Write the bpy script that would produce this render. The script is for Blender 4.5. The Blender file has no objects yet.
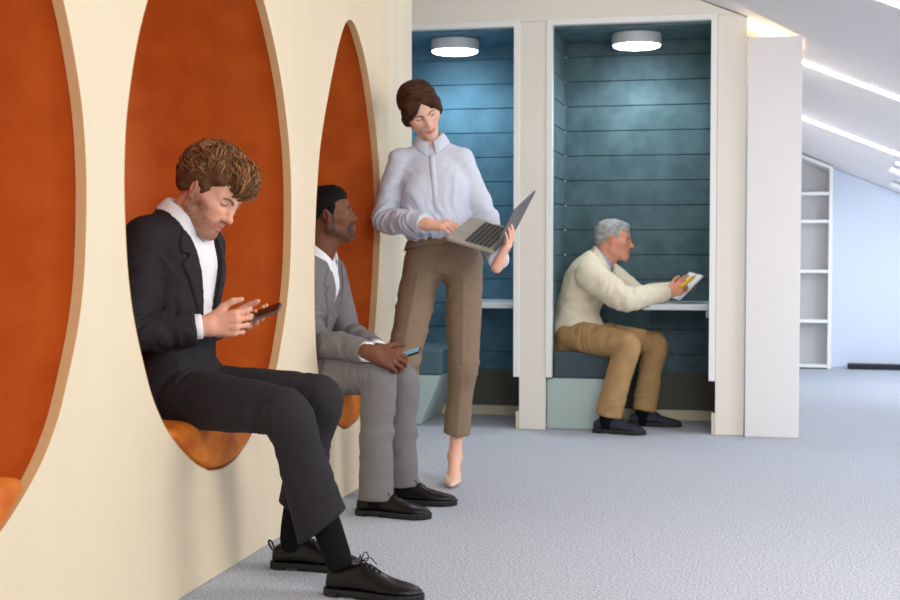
import bpy, bmesh, math, random
import numpy as np
from mathutils import Vector, Matrix
random.seed(7)
rng = np.random.default_rng(11)
col = bpy.context.scene.collection
V3 = lambda *a: np.array(a, dtype=float)

# ------------------------------------------------------------------ camera frame (used to place things)
FPX, HOR, CZ, YAW = 1350.0, 244.0, 1.04, math.radians(12.65)
TH = math.atan((300 - HOR) / FPX)
CF = V3(-math.sin(YAW) * math.cos(TH), math.cos(YAW) * math.cos(TH), -math.sin(TH))
CR = V3(math.cos(YAW), math.sin(YAW), 0)
CU = np.cross(CR, CF)
CP = V3(0, 0, CZ)

def P(px, py, D):
    return CP + D * (CF + (px - 450) / FPX * CR - (py - 300) / FPX * CU)
def D3(r, u, t):            # a direction: right, up, towards the viewer's side of the room
    return r * CR + u * CU - t * CF
def nrm(v):
    v = np.asarray(v, float); return v / (np.linalg.norm(v) + 1e-12)
def lerp(a, b, t): return a + (b - a) * t

# ------------------------------------------------------------------ materials
def lin(c):
    c = [x / 255.0 for x in c]
    return [x / 12.92 if x <= 0.04045 else ((x + 0.055) / 1.055) ** 2.4 for x in c]

def mat(name, rgb, rough=0.6, metal=0.0, rgb2=None, nscale=8.0, ndetail=4.0, bump=0.0, bscale=300.0, sheen=0.0,
        stretch=None, attr=None, spec=0.5, sss=0.0, emit=None, estr=0.0, contrast=(0.3, 0.7), bdist=0.001, coat=0.0):
    m = bpy.data.materials.new(name); m.use_nodes = True
    nt = m.node_tree; nt.nodes.clear()
    o = nt.nodes.new('ShaderNodeOutputMaterial'); b = nt.nodes.new('ShaderNodeBsdfPrincipled')
    nt.links.new(b.outputs[0], o.inputs[0])
    c = lin(rgb) + [1]
    b.inputs['Base Color'].default_value = c
    b.inputs['Roughness'].default_value = rough; b.inputs['Metallic'].default_value = metal
    b.inputs['Specular IOR Level'].default_value = spec
    b.inputs['Coat Weight'].default_value = coat
    if sheen:
        b.inputs['Sheen Weight'].default_value = sheen; b.inputs['Sheen Roughness'].default_value = 0.5
        b.inputs['Sheen Tint'].default_value = c
    if sss:
        b.inputs['Subsurface Weight'].default_value = sss; b.inputs['Subsurface Scale'].default_value = 0.01
        b.inputs['Subsurface Radius'].default_value = (1, 0.35, 0.2)
    if emit:
        b.inputs['Emission Color'].default_value = lin(emit) + [1]; b.inputs['Emission Strength'].default_value = estr
    tc = nt.nodes.new('ShaderNodeTexCoord'); mp = nt.nodes.new('ShaderNodeMapping')
    nt.links.new(tc.outputs['Object'], mp.inputs[0])
    if stretch: mp.inputs['Scale'].default_value = stretch
    src = None
    if rgb2:
        n = nt.nodes.new('ShaderNodeTexNoise'); n.inputs['Scale'].default_value = nscale; n.inputs['Detail'].default_value = ndetail
        nt.links.new(mp.outputs[0], n.inputs['Vector'])
        r = nt.nodes.new('ShaderNodeValToRGB')
        r.color_ramp.elements[0].position, r.color_ramp.elements[1].position = contrast
        r.color_ramp.elements[0].color = c; r.color_ramp.elements[1].color = lin(rgb2) + [1]
        nt.links.new(n.outputs[0], r.inputs[0]); src = r.outputs[0]
        nt.links.new(src, b.inputs['Base Color'])
    if attr:
        a = nt.nodes.new('ShaderNodeAttribute'); a.attribute_name = attr
        nt.links.new(a.outputs['Color'], b.inputs['Base Color'])
    if bump:
        n2 = nt.nodes.new('ShaderNodeTexNoise'); n2.inputs['Scale'].default_value = bscale; n2.inputs['Detail'].default_value = 3
        nt.links.new(mp.outputs[0], n2.inputs['Vector'])
        bp = nt.nodes.new('ShaderNodeBump'); bp.inputs['Strength'].default_value = bump; bp.inputs['Distance'].default_value = bdist
        nt.links.new(n2.outputs[0], bp.inputs['Height']); nt.links.new(bp.outputs[0], b.inputs['Normal'])
    return m

# ------------------------------------------------------------------ object helpers
def link(name, me, material=None, parent=None, smooth=True, loc=None):
    o = bpy.data.objects.new(name, me); col.objects.link(o)
    if material is not None: me.materials.append(material)
    if smooth: me.polygons.foreach_set('use_smooth', [True] * len(me.polygons))
    if parent is not None:
        o.parent = parent; o.matrix_parent_inverse = parent.matrix_world.inverted()
    return o
def tag(o, label=None, cat=None, group=None, kind=None):
    if label: o['label'] = label
    if cat: o['category'] = cat
    if group: o['group'] = group
    if kind: o['kind'] = kind
    return o
def empty(name, loc, label=None, cat=None, group=None):
    o = bpy.data.objects.new(name, None); col.objects.link(o); o.location = loc
    o.empty_display_size = 0.05
    bpy.context.view_layer.update()
    return tag(o, label, cat, group)

def rebase(me, o_loc):
    me.transform(Matrix.Translation(-Vector(o_loc)))

class MB:
    """collects solids into one mesh"""
    def __init__(s): s.v = []; s.f = []
    def add(s, v, f):
        n = len(s.v); s.v += [tuple(float(c) for c in p) for p in v]; s.f += [tuple(n + i for i in q) for q in f]; return s
    def box(s, x0, x1, y0, y1, z0, z1):
        return s.hexa([(x0, y0, z0), (x1, y0, z0), (x1, y1, z0), (x0, y1, z0), (x0, y0, z1), (x1, y0, z1), (x1, y1, z1), (x0, y1, z1)])
    def hexa(s, v):
        return s.add(v, [(0, 3, 2, 1), (4, 5, 6, 7), (0, 1, 5, 4), (1, 2, 6, 5), (2, 3, 7, 6), (3, 0, 4, 7)])
    def obox(s, c, ax, ay, az, hx, hy, hz):
        c = np.asarray(c, float); v = []
        for k in (-1, 1):
            for (i, j) in ((-1, -1), (1, -1), (1, 1), (-1, 1)):
                v.append(c + i * hx * ax + j * hy * ay + k * hz * az)
        return s.hexa(v)
    def rslab(s, c, ax, ay, az, hx, hy, hz, r, n=5):
        """slab with rounded corners in its ax-ay plane"""
        pts = []
        for (sx, sy, a0) in ((1, 1, 0), (-1, 1, 90), (-1, -1, 180), (1, -1, 270)):
            for i in range(n + 1):
                a = math.radians(a0 + 90 * i / n)
                pts.append((sx * (hx - r) + r * math.cos(a), sy * (hy - r) + r * math.sin(a)))
        c = np.asarray(c, float); m = len(pts); v = []
        for k, q in ((-1, 0.93), (-0.6, 1), (0.6, 1), (1, 0.93)):
            e = min(hz, r) * 0.4 * (1 if abs(k) == 1 else 0)
            for (x, y) in pts:
                v.append(c + (x * (1 - e / hx)) * ax + (y * (1 - e / hy)) * ay + k * hz * az)
        f = [tuple(reversed(range(m))), tuple(range(3 * m, 4 * m))]
        for l in range(3):
            for i in range(m):
                j = (i + 1) % m; f.append((l * m + i, l * m + j, (l + 1) * m + j, (l + 1) * m + i))
        return s.add(v, f)
    def tube(s, pts, rad, n=6, caps=True):
        pts = [np.asarray(p, float) for p in pts]
        if not hasattr(rad, '__len__'): rad = [rad] * len(pts)
        v = []; f = []; up = None
        for i, p in enumerate(pts):
            t = nrm(pts[min(i + 1, len(pts) - 1)] - pts[max(i - 1, 0)])
            if up is None: up = nrm(np.cross(t, V3(0.3, 0.2, 1)))
            a = nrm(up - t * np.dot(up, t)); up = a; b = np.cross(t, a)
            for k in range(n):
                w = 2 * math.pi * k / n
                v.append(p + rad[i] * (math.cos(w) * a + math.sin(w) * b))
        for i in range(len(pts) - 1):
            for k in range(n):
                l = (k + 1) % n
                f.append((i * n + k, i * n + l, (i + 1) * n + l, (i + 1) * n + k))
        if caps: f += [tuple(reversed(range(n))), tuple(range((len(pts) - 1) * n, len(pts) * n))]
        return s.add(v, f)
    def lathe(s, c, prof, n=40):
        v = []; f = []
        for (r, z) in prof:
            for k in range(n):
                w = 2 * math.pi * k / n; v.append((c[0] + r * math.cos(w), c[1] + r * math.sin(w), c[2] + z))
        for i in range(len(prof) - 1):
            for k in range(n):
                l = (k + 1) % n; f.append((i * n + k, i * n + l, (i + 1) * n + l, (i + 1) * n + k))
        f += [tuple(reversed(range(n))), tuple(range((len(prof) - 1) * n, len(prof) * n))]
        return s.add(v, f)
    def rings(s, rings, close=True, caps=True):
        n = len(rings[0]); v = [p for r in rings for p in r]; f = []
        for i in range(len(rings) - 1):
            for k in range(n if close else n - 1):
                l = (k + 1) % n; f.append((i * n + k, i * n + l, (i + 1) * n + l, (i + 1) * n + k))
        if caps: f += [tuple(reversed(range(n))), tuple(range((len(rings) - 1) * n, len(rings) * n))]
        return s.add(v, f)
    def build(s, name, material, parent=None, smooth=False, bevel=0.0, subsurf=0, seg=2, thick=0.0):
        me = bpy.data.meshes.new(name); me.from_pydata(s.v, [], s.f); me.update()
        bm = bmesh.new(); bm.from_mesh(me); bmesh.ops.recalc_face_normals(bm, faces=bm.faces); bm.to_mesh(me); bm.free()
        o = link(name, me, material, parent, smooth)
        if thick: 
            md = o.modifiers.new('thick', 'SOLIDIFY'); md.thickness = thick; md.offset = 0
        if bevel:
            md = o.modifiers.new('bevel', 'BEVEL'); md.width = bevel; md.segments = seg; md.limit_method = 'ANGLE'; md.angle_limit = math.radians(35)
        if subsurf:
            md = o.modifiers.new('sub', 'SUBSURF'); md.levels = subsurf; md.render_levels = subsurf
        return o

# ------------------------------------------------------------------ implicit surfaces
def vnoise(p, seed=0):
    """vectorised value noise, p (N,3) -> (-1,1)"""
    i = np.floor(p).astype(np.int64); f = p - i; f = f * f * (3 - 2 * f); out = np.zeros(len(p))
    for dx in (0, 1):
        for dy in (0, 1):
            for dz in (0, 1):
                h = ((i[:, 0] + dx) * 374761393 + (i[:, 1] + dy) * 668265263 + (i[:, 2] + dz) * 2147483647 + seed * 1274126177) & 0xffffffff
                h = ((h ^ (h >> 13)) * 1274126177) & 0xffffffff; h = (h ^ (h >> 16)) & 0xffffff
                w = (f[:, 0] if dx else 1 - f[:, 0]) * (f[:, 1] if dy else 1 - f[:, 1]) * (f[:, 2] if dz else 1 - f[:, 2])
                out += w * (h / float(0xffffff) * 2 - 1)
    return out

def smin(a, b, k):
    if k <= 0: return np.minimum(a, b)
    h = np.maximum(k - np.abs(a - b), 0) / k
    return np.minimum(a, b) - h * h * k * 0.25

class Field:
    FAR = 0.12
    def __init__(s, lo, hi, hc, fine=()):
        """fine: boxes (lo, hi, h) inside which the grid is finer"""
        s.ax = []
        for d in range(3):
            x = lo[d]; a = [x]
            while x < hi[d]:
                h = hc
                for (l, u, hf) in fine:
                    if l[d] <= x < u[d]: h = min(h, hf)
                x += h; a.append(x)
            s.ax.append(np.array(a, np.float32))
        s.F = np.full([len(a) for a in s.ax], s.FAR, np.float32)
    def win(s, lo, hi):
        sl = []
        for d in range(3):
            i = max(np.searchsorted(s.ax[d], lo[d]) - 1, 0); j = min(np.searchsorted(s.ax[d], hi[d]) + 1, len(s.ax[d]))
            if j - i < 2: return None
            sl.append(slice(i, j))
        return tuple(sl)
    def xyz(s, sl):
        return (s.ax[0][sl[0]][:, None, None], s.ax[1][sl[1]][None, :, None], s.ax[2][sl[2]][None, None, :])
    def add(s, prim, k=0.0, op='u'):
        fn, lo, hi = prim; m = max(k, 0.0) + 0.012
        sl = s.win(np.asarray(lo) - m, np.asarray(hi) + m)
        if sl is None: return s
        d = fn(*s.xyz(sl)); A = s.F[sl]
        if op == 'u': s.F[sl] = smin(A, d, k)
        else: s.F[sl] = -smin(-A, d, k)          # cut
        return s
    def every(s, fn, op='i'):
        sl = tuple(slice(0, n) for n in s.F.shape); d = fn(*s.xyz(sl))
        s.F = np.maximum(s.F, d).astype(np.float32) if op == 'i' else np.maximum(s.F, -d).astype(np.float32)
        return s
    def nets(s):
        F = s.F; F[0] = F[-1] = 0.05; F[:, 0] = F[:, -1] = 0.05; F[:, :, 0] = F[:, :, -1] = 0.05
        ins = F < 0; n = np.array(F.shape)
        c = np.zeros(n - 1, np.int8)
        for dx in (0, 1):
            for dy in (0, 1):
                for dz in (0, 1):
                    c += ins[dx:n[0] - 1 + dx, dy:n[1] - 1 + dy, dz:n[2] - 1 + dz]
        I = np.argwhere((c > 0) & (c < 8)); idx = np.full(n - 1, -1, np.int64); idx[I[:, 0], I[:, 1], I[:, 2]] = np.arange(len(I))
        acc = np.zeros((len(I), 3)); cnt = np.zeros(len(I))
        cor = [(a, b, d) for a in (0, 1) for b in (0, 1) for d in (0, 1)]
        fv = {q: F[I[:, 0] + q[0], I[:, 1] + q[1], I[:, 2] + q[2]] for q in cor}
        X = [s.ax[d] for d in range(3)]
        for q in cor:
            for d in range(3):
                if q[d] == 0:
                    r = list(q); r[d] = 1; r = tuple(r); f0, f1 = fv[q], fv[r]; m = (f0 < 0) != (f1 < 0)
                    if not m.any(): continue
                    t = (f0[m] / (f0[m] - f1[m])).astype(float); J = I[m]
                    p = np.stack([X[e][J[:, e] + q[e]] for e in range(3)], 1).astype(float)
                    p[:, d] += t * (X[d][J[:, d] + 1] - X[d][J[:, d]])
                    acc[m] += p; cnt[m] += 1
        Vv = acc / np.maximum(cnt, 1)[:, None]; Q = []
        for d in range(3):
            a, b = (d + 1) % 3, (d + 2) % 3
            s0 = [slice(None)] * 3; s1 = [slice(None)] * 3; s0[d] = slice(0, -1); s1[d] = slice(1, None)
            ch = ins[tuple(s0)] != ins[tuple(s1)]; E = np.argwhere(ch)
            E = E[(E[:, a] > 0) & (E[:, b] > 0) & (E[:, a] < n[a] - 1) & (E[:, b] < n[b] - 1)]
            def ci(da, db):
                K = E.copy(); K[:, a] += da; K[:, b] += db; return idx[K[:, 0], K[:, 1], K[:, 2]]
            q = np.stack([ci(-1, -1), ci(0, -1), ci(0, 0), ci(-1, 0)], 1)
            fl = ins[E[:, 0], E[:, 1], E[:, 2]]; q[~fl] = q[~fl][:, ::-1]; Q.append(q)
        Q = np.concatenate(Q); return Vv, Q

def vnormals(V, Q):
    n = np.cross(V[Q[:, 2]] - V[Q[:, 0]], V[Q[:, 3]] - V[Q[:, 1]]); N = np.zeros_like(V)
    for i in range(4): np.add.at(N, Q[:, i], n)
    return N / (np.linalg.norm(N, axis=1)[:, None] + 1e-12)

def relax(V, Q, it=2, w=0.5):
    for _ in range(it):
        A = np.zeros_like(V); c = np.zeros(len(V))
        for i in range(4):
            j = (i + 1) % 4
            np.add.at(A, Q[:, i], V[Q[:, j]]); np.add.at(A, Q[:, j], V[Q[:, i]]); np.add.at(c, Q[:, i], 1); np.add.at(c, Q[:, j], 1)
        V = V * (1 - w) + w * A / np.maximum(c, 1)[:, None]
    return V

def mesh_of(fl, name, material, parent=None, disp=None, color=None, it=2, wv=0.5):
    V, Q = fl.nets(); V = relax(V, Q, it, wv)
    if disp is not None:
        N = vnormals(V, Q); V = V + N * disp(V, N)[:, None]; V = relax(V, Q, 1, 0.25)
    me = bpy.data.meshes.new(name)
    me.vertices.add(len(V)); me.vertices.foreach_set('co', V.ravel())
    me.loops.add(Q.size); me.loops.foreach_set('vertex_index', Q.ravel().astype(np.int32))
    me.polygons.add(len(Q)); me.polygons.foreach_set('loop_start', np.arange(0, Q.size, 4, dtype=np.int32)); me.polygons.foreach_set('loop_total', np.full(len(Q), 4, np.int32))
    me.update(calc_edges=True); me.validate()
    if color is not None:
        C = color(V); a = me.color_attributes.new('Col', 'FLOAT_COLOR', 'POINT')
        a.data.foreach_set('color', np.concatenate([C, np.ones((len(C), 1))], 1).astype(np.float32).ravel())
    return link(name, me, material, parent, True)

def rc(a, b, ra, rb=None):
    a = np.asarray(a, float); b = np.asarray(b, float); rb = ra if rb is None else rb
    ab = b - a; L2 = max(float(ab @ ab), 1e-12)
    def fn(X, Y, Z):
        x, y, z = X - a[0], Y - a[1], Z - a[2]
        t = np.clip((x * ab[0] + y * ab[1] + z * ab[2]) / L2, 0, 1)
        return np.sqrt((x - t * ab[0]) ** 2 + (y - t * ab[1]) ** 2 + (z - t * ab[2]) ** 2) - (ra + (rb - ra) * t)
    m = max(ra, rb); return fn, np.minimum(a, b) - m, np.maximum(a, b) + m
def ell(c, r, M=None):
    """M columns = axes"""
    c = np.asarray(c, float); M = np.eye(3) if M is None else M
    def fn(X, Y, Z):
        x, y, z = X - c[0], Y - c[1], Z - c[2]; k0 = 0; k1 = 0
        for i in range(3):
            q = (x * M[0, i] + y * M[1, i] + z * M[2, i]) / r[i]; k0 = k0 + q * q; k1 = k1 + (q / r[i]) ** 2
        k0 = np.sqrt(k0); return k0 * (k0 - 1) / (np.sqrt(k1) + 1e-9)
    e = np.sqrt(((M * np.asarray(r)[None, :]) ** 2).sum(1)); return fn, c - e, c + e
def half(p, n):
    """positive on the side n points to"""
    p = np.asarray(p, float); n = nrm(n)
    return lambda X, Y, Z: (X - p[0]) * n[0] + (Y - p[1]) * n[1] + (Z - p[2]) * n[2]

def catmull(K, sub):
    K = [np.asarray(k, float) for k in K]; out = []
    for i in range(len(K) - 1):
        p0 = K[max(i - 1, 0)]; p1 = K[i]; p2 = K[i + 1]; p3 = K[min(i + 2, len(K) - 1)]
        for j in range(sub):
            t = j / sub
            out.append(0.5 * ((2 * p1) + (-p0 + p2) * t + (2 * p0 - 5 * p1 + 4 * p2 - p3) * t * t + (-p0 + 3 * p1 - 3 * p2 + p3) * t ** 3))
    out.append(K[-1]); return out

def loft(st, sub=4, cuts=(), pw=2.0, infl=0.0):
    """st: list of (centre, lateral axis, half width, half depth). cuts: (point, normal) planes that remove the side n points to"""
    K = catmull([np.concatenate([s[0], s[1], [s[2] + infl, s[3] + infl]]) for s in st], sub)
    C = [k[:3] for k in K]; segs = []
    for i in range(len(K) - 1):
        a, b = C[i], C[i + 1]; t = nrm(b - a)
        la = nrm(K[i][3:6] - t * np.dot(K[i][3:6], t)); lb = nrm(K[i + 1][3:6] - t * np.dot(K[i + 1][3:6], t))
        segs.append((a, b, t, nrm(la + lb), K[i][6], K[i + 1][6], K[i][7], K[i + 1][7]))
    mx = [max(k[6], k[7]) for k in K]
    lo = np.min([c - m for c, m in zip(C, mx)], 0); hi = np.max([c + m for c, m in zip(C, mx)], 0)
    def seg_fn(sg, X, Y, Z):
        a, b, t, la, w0, w1, d0, d1 = sg; L = np.linalg.norm(b - a) + 1e-9; ot = np.cross(t, la)
        x, y, z = X - a[0], Y - a[1], Z - a[2]
        s_ = x * t[0] + y * t[1] + z * t[2]; u = np.clip(s_ / L, 0, 1)
        w = w0 + (w1 - w0) * u; d = d0 + (d1 - d0) * u; e = s_ - u * L; m = np.minimum(w, d)
        p = np.abs(x * la[0] + y * la[1] + z * la[2]) / w; q = np.abs(x * ot[0] + y * ot[1] + z * ot[2]) / d; r = np.abs(e) / m
        if pw == 2.0: g = np.sqrt(p * p + q * q + r * r)
        else: g = (p ** pw + q ** pw + r ** pw) ** (1 / pw)
        return (g - 1) * (m * 0.5 + 0.5 * m)
    def fn(X, Y, Z):
        out = np.full(np.broadcast(X, Y, Z).shape, 0.2, np.float32)
        xs, ys, zs = X[:, 0, 0], Y[0, :, 0], Z[0, 0, :]
        for sg, m in zip(segs, [max(mx[i], mx[i + 1]) for i in range(len(segs))]):
            m = m + 0.06
            l = np.minimum(sg[0], sg[1]) - m; h = np.maximum(sg[0], sg[1]) + m; r = []
            for q, (A, s0, s1) in enumerate(((xs, l[0], h[0]), (ys, l[1], h[1]), (zs, l[2], h[2]))):
                r.append(slice(np.searchsorted(A, s0), np.searchsorted(A, s1)))
            if min(r_.stop - r_.start for r_ in r) <= 0: continue
            v = seg_fn(sg, X[r[0]], Y[:, r[1]], Z[:, :, r[2]]); sub_ = out[r[0], r[1], r[2]]
            out[r[0], r[1], r[2]] = np.minimum(sub_, v)
        for (p, n) in cuts: out = np.maximum(out, half(p, n)(X, Y, Z))
        return out
    return fn, lo, hi

def poly2(pts, o, a, b):
    """2D signed distance to polygon pts given in the (a, b) plane through o"""
    pts = [np.asarray(p, float) for p in pts]; o = np.asarray(o, float)
    def fn(X, Y, Z):
        u = (X - o[0]) * a[0] + (Y - o[1]) * a[1] + (Z - o[2]) * a[2]; v = (X - o[0]) * b[0] + (Y - o[1]) * b[1] + (Z - o[2]) * b[2]
        d = None; sgn = np.ones(u.shape)
        n = len(pts)
        for i in range(n):
            p, q = pts[i], pts[i - 1]; ex, ey = q - p; wx, wy = u - p[0], v - p[1]
            t = np.clip((wx * ex + wy * ey) / (ex * ex + ey * ey), 0, 1)
            dd = (wx - ex * t) ** 2 + (wy - ey * t) ** 2; d = dd if d is None else np.minimum(d, dd)
            c1 = v >= p[1]; c2 = v < q[1]; c3 = (ex * wy) > (ey * wx)
            fl = (c1 & c2 & c3) | (~c1 & ~c2 & ~c3); sgn = np.where(fl, -sgn, sgn)
        return sgn * np.sqrt(d)
    return fn
def fmax(*fs): return lambda X, Y, Z: np.maximum.reduce(np.broadcast_arrays(*[f(X, Y, Z) for f in fs]))

def folds(items, base=0.0015, seed=0, bs=14.0):
    """cloth relief. items: (centre, limb axis, radius, amplitude, frequency)"""
    def disp(V, N):
        d = 1.4 * base * (vnoise(V * bs, seed) + 0.5 * vnoise(V * bs * 2.3, seed + 1))
        for (c, ax, R, amp, fr) in items:
            ax = nrm(ax); q = V - c; r = np.linalg.norm(q, axis=1) / R; e = np.exp(-r * r * 1.5)
            u = nrm(np.cross(ax, V3(.31, .77, .55))); v = np.cross(ax, u)
            wq = q + np.outer(.018 * vnoise(V * 14 + 3, seed + 5), ax)
            m = np.stack([(wq @ ax) * fr * 1.9 + (wq @ u) * fr * .5, (wq @ u) * fr * .38, (wq @ v) * fr * .38], 1)
            w = 1 - 2.2 * np.abs(vnoise(m + 17.3, seed + 8)) ** .8
            d = d + 2.6 * amp * e * w
        return d
    return disp
# ------------------------------------------------------------------ people
class Frame:
    """local frame: x = left of the person, y = forward, z = up"""
    def __init__(s, c, f, u, S=1.0):
        s.c = np.asarray(c, float); f = nrm(f); u = nrm(u - f * np.dot(u, f)); l = np.cross(u, f); s.M = np.stack([l, f, u], 1); s.S = S
        s.l, s.f, s.u = l, f, u
    def w(s, p): return s.c + s.M @ (np.asarray(p, float) * s.S)
    def v(s, p): return s.M @ np.asarray(p, float)
    def loc(s, V): return ((V - s.c) @ s.M) / s.S
    def rc(s, a, b, ra, rb=None): return rc(s.w(a), s.w(b), ra * s.S, (ra if rb is None else rb) * s.S)
    def ell(s, c, r): return ell(s.w(c), np.asarray(r) * s.S, s.M)

def head(F, H, fem=False, nose=1.0, jaw=1.0, beard=0.0):
    A = lambda p, k=0.0, op='u': F.add(p, k * H.S, op)
    A(H.ell((0, -.014, .045), (.074, .094, .080)))
    A(H.ell((0, .042, .050), (.058, .044, .050)), .03)
    A(H.ell((0, .048, -.008), (.055, .044, .058)), .03)
    A(H.rc((0, .04, -.01), (0, .058, -.055), .050, .033), .03)
    jw = .046 if not fem else .040
    for s in (-1, 1):
        A(H.rc((s * jw, .012, -.048), (s * .014, .078, -.078), .017 * jaw, .015 * jaw), .03)
        A(H.rc((s * .048, .055, .000), (s * .058, .02, .004), .016, .014), .03)
        A(H.rc((s * .062, .0, .0), (s * .055, .005, -.045), .012, .014), .03)
    A(H.ell((0, .082, -.079), (.019, .016, .015)), .018)
    A(H.ell((0, .072, -.036), (.030, .026, .026)), .02)
    if not fem:
        for s in (-1, 1): A(H.rc((s * .010, .084, .036), (s * .045, .066, .040), .0105, .010), .018)
    else:
        for s in (-1, 1): A(H.rc((s * .010, .080, .038), (s * .042, .066, .040), .0100, .009), .02)
    for s in (-1, 1): A(H.ell((s * .031, .095, .022), (.017, .018, .0125)), .014, 's')
    for s in (-1, 1):
        A(H.ell((s * .0315, .0725, .023), (.0135, .0135, .0120)), .003)
        A(H.rc((s * .020, .083, .031), (s * .044, .075, .029), .0035), .006)
    n = nose
    A(H.rc((0, .086, .030), (0, .106 * n + .002, -.004), .0075, .0085), .012)
    A(H.ell((0, .110 * n, -.010), (.0115, .0115, .0100)), .010)
    for s in (-1, 1):
        A(H.ell((s * .0125, .099, -.014), (.0080, .0100, .0075)), .007)
    for s in (-1, 1): A(H.ell((s * .0065, .108, -.0215), (.0035, .0055, .0035)), .002, 's')
    A(H.rc((-.014, .094, -.0385), (0, .1005, -.0365), .0055, .0060), .006); A(H.rc((.014, .094, -.0385), (0, .1005, -.0365), .0055, .0060), .006)
    A(H.rc((-.012, .093, -.0500), (0, .0985, -.0500), .0060, .0070), .006); A(H.rc((.012, .093, -.0500), (0, .0985, -.0500), .0060, .0070), .006)
    A(H.rc((-.024, .086, -.0440), (0, .1065, -.0438), .0012), .004, 's'); A(H.rc((.024, .086, -.0440), (0, .1065, -.0438), .0012), .004, 's')
    for s in (-1, 1):                                        # ears
        e = Frame(H.w((s * .077, -.006, .004)), H.v((s * .45, .9, .0)), H.v((s * .12, -.2, 1)), H.S)
        A(e.ell((0, 0, .006), (.0075, .017, .028)), .006); A(e.ell((0, .006, -.019), (.006, .009, .010)), .006)
        A(e.ell((s * .0075, .001, .007), (.0055, .0095, .018)), .003, 's')
        A(e.rc((s * .003, .012, .0), (s * .003, .010, -.008), .0035), .004)

def head_colors(H, skin, lip, brow, fem=False, beard=None, beard_amt=0.0, greyhair=None, eyes_open=0.3, iris=(60, 50, 40), extra=None):
    sk, lp, br = np.array(lin(skin)), np.array(lin(lip)), np.array(lin(brow)); bd = np.array(lin(beard or brow))
    def fn(V):
        L = H.loc(V); x, y, z = np.abs(L[:, 0]), L[:, 1], L[:, 2]; C = np.tile(sk, (len(V), 1))
        def mix(C, c, m): return C * (1 - m[:, None]) + np.asarray(c)[None, :] * m[:, None]
        def sm(d, w): return np.clip(0.5 - d / w, 0, 1)
        n = vnoise(V * 60, 3) * 0.5 + vnoise(V * 170, 4) * 0.5
        C = C * (1 + 0.05 * n[:, None])
        inh = (np.linalg.norm(L, axis=1) < .17) & (y > -.03)
        red = sk * np.array([1.08, .80, .76])
        C = mix(C, red, 0.55 * inh * np.exp(-(((x - .042) / .02) ** 2 + ((z + .012) / .018) ** 2)) * (y > .04))
        C = mix(C, red, 0.6 * inh * np.exp(-((x / .014) ** 2 + ((z + .012) / .014) ** 2)) * (y > .09))
        C = mix(C, red, 0.25 * (x > .070) * inh * (z > -.035) * (z < .045))
        C = mix(C, red, 0.35 * (~((np.linalg.norm(L, axis=1) < .2))).astype(float) * np.clip(0.5 + vnoise(V * 30, 9), 0, 1))
        if beard_amt:
            m = sm(np.maximum.reduce([z + .012 - .5 * np.clip(.075 - y, 0, .08) * 0.9, -(z + .118), .000 - y]), .018)
            mm = sm(np.sqrt((x / 1.5) ** 2 + (z + .0445) ** 2) - .011, .006); m = m * (1 - mm * (y > .08))
            m = m * (1 - sm(z + .006 - .0 * x, .01) * 0) * (1 - (sm(.026 - z - .045 - 0 * x, .02)) * 0)
            ck = sm(np.sqrt(((x - .040) / .022) ** 2 + ((z + .015) / .022) ** 2) - 1, .5)
            m = np.clip(m * (1 - ck) * (0.75 + 0.5 * n), 0, 1)
            C = mix(C, bd, beard_amt * m * inh)
        lipd = np.sqrt((x / .024) ** 2 + ((z + .0445) / .0115) ** 2) - 1
        C = mix(C, lp, 0.85 * sm(lipd, .35) * (y > .082))
        C = mix(C, lp * .25, 0.8 * sm(np.abs(z + .0442 + x * x * 2) - .0006, .0016) * (x < .023) * (y > .082))
        # brows
        t = np.clip((x - .012) / .034, 0, 1); zb = .0385 + .008 * np.sin(t * 2.4) - .004 * t * t
        bw = (.0048 - .0022 * t) * (0.85 if fem else 1.15)
        C = mix(C, br, 0.85 * sm(np.abs(z - zb) - bw, .004) * (x > .009) * (x < .050) * (y > .045))
        # eyes
        ex, ez = (x - .0315) / .0145, (z - .0205 + .0012 * ((x - .0315) / .0145) ** 2)
        ey = (np.abs(ex) < 1) & (y > .06)
        op = .0052 * eyes_open * np.sqrt(np.clip(1 - ex ** 2, 0, 1))
        C = mix(C, lin((225, 220, 215)), 0.95 * ey * sm(np.abs(ez) - op, .0015))
        C = mix(C, lin(iris), 0.95 * ey * sm(np.abs(ez) - op, .0015) * sm(np.abs(ex) - .38, .1))
        C = mix(C, np.array(lin((30, 20, 15))), 0.95 * ey * sm(np.abs(ez - op - .0005) - .0016, .0018))
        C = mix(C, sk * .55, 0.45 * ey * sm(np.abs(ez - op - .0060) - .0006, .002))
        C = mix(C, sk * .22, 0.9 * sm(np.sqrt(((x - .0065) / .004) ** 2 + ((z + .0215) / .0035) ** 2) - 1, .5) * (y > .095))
        if extra: C = extra(V, L, C, mix, sm)
        return C
    return fn

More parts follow.
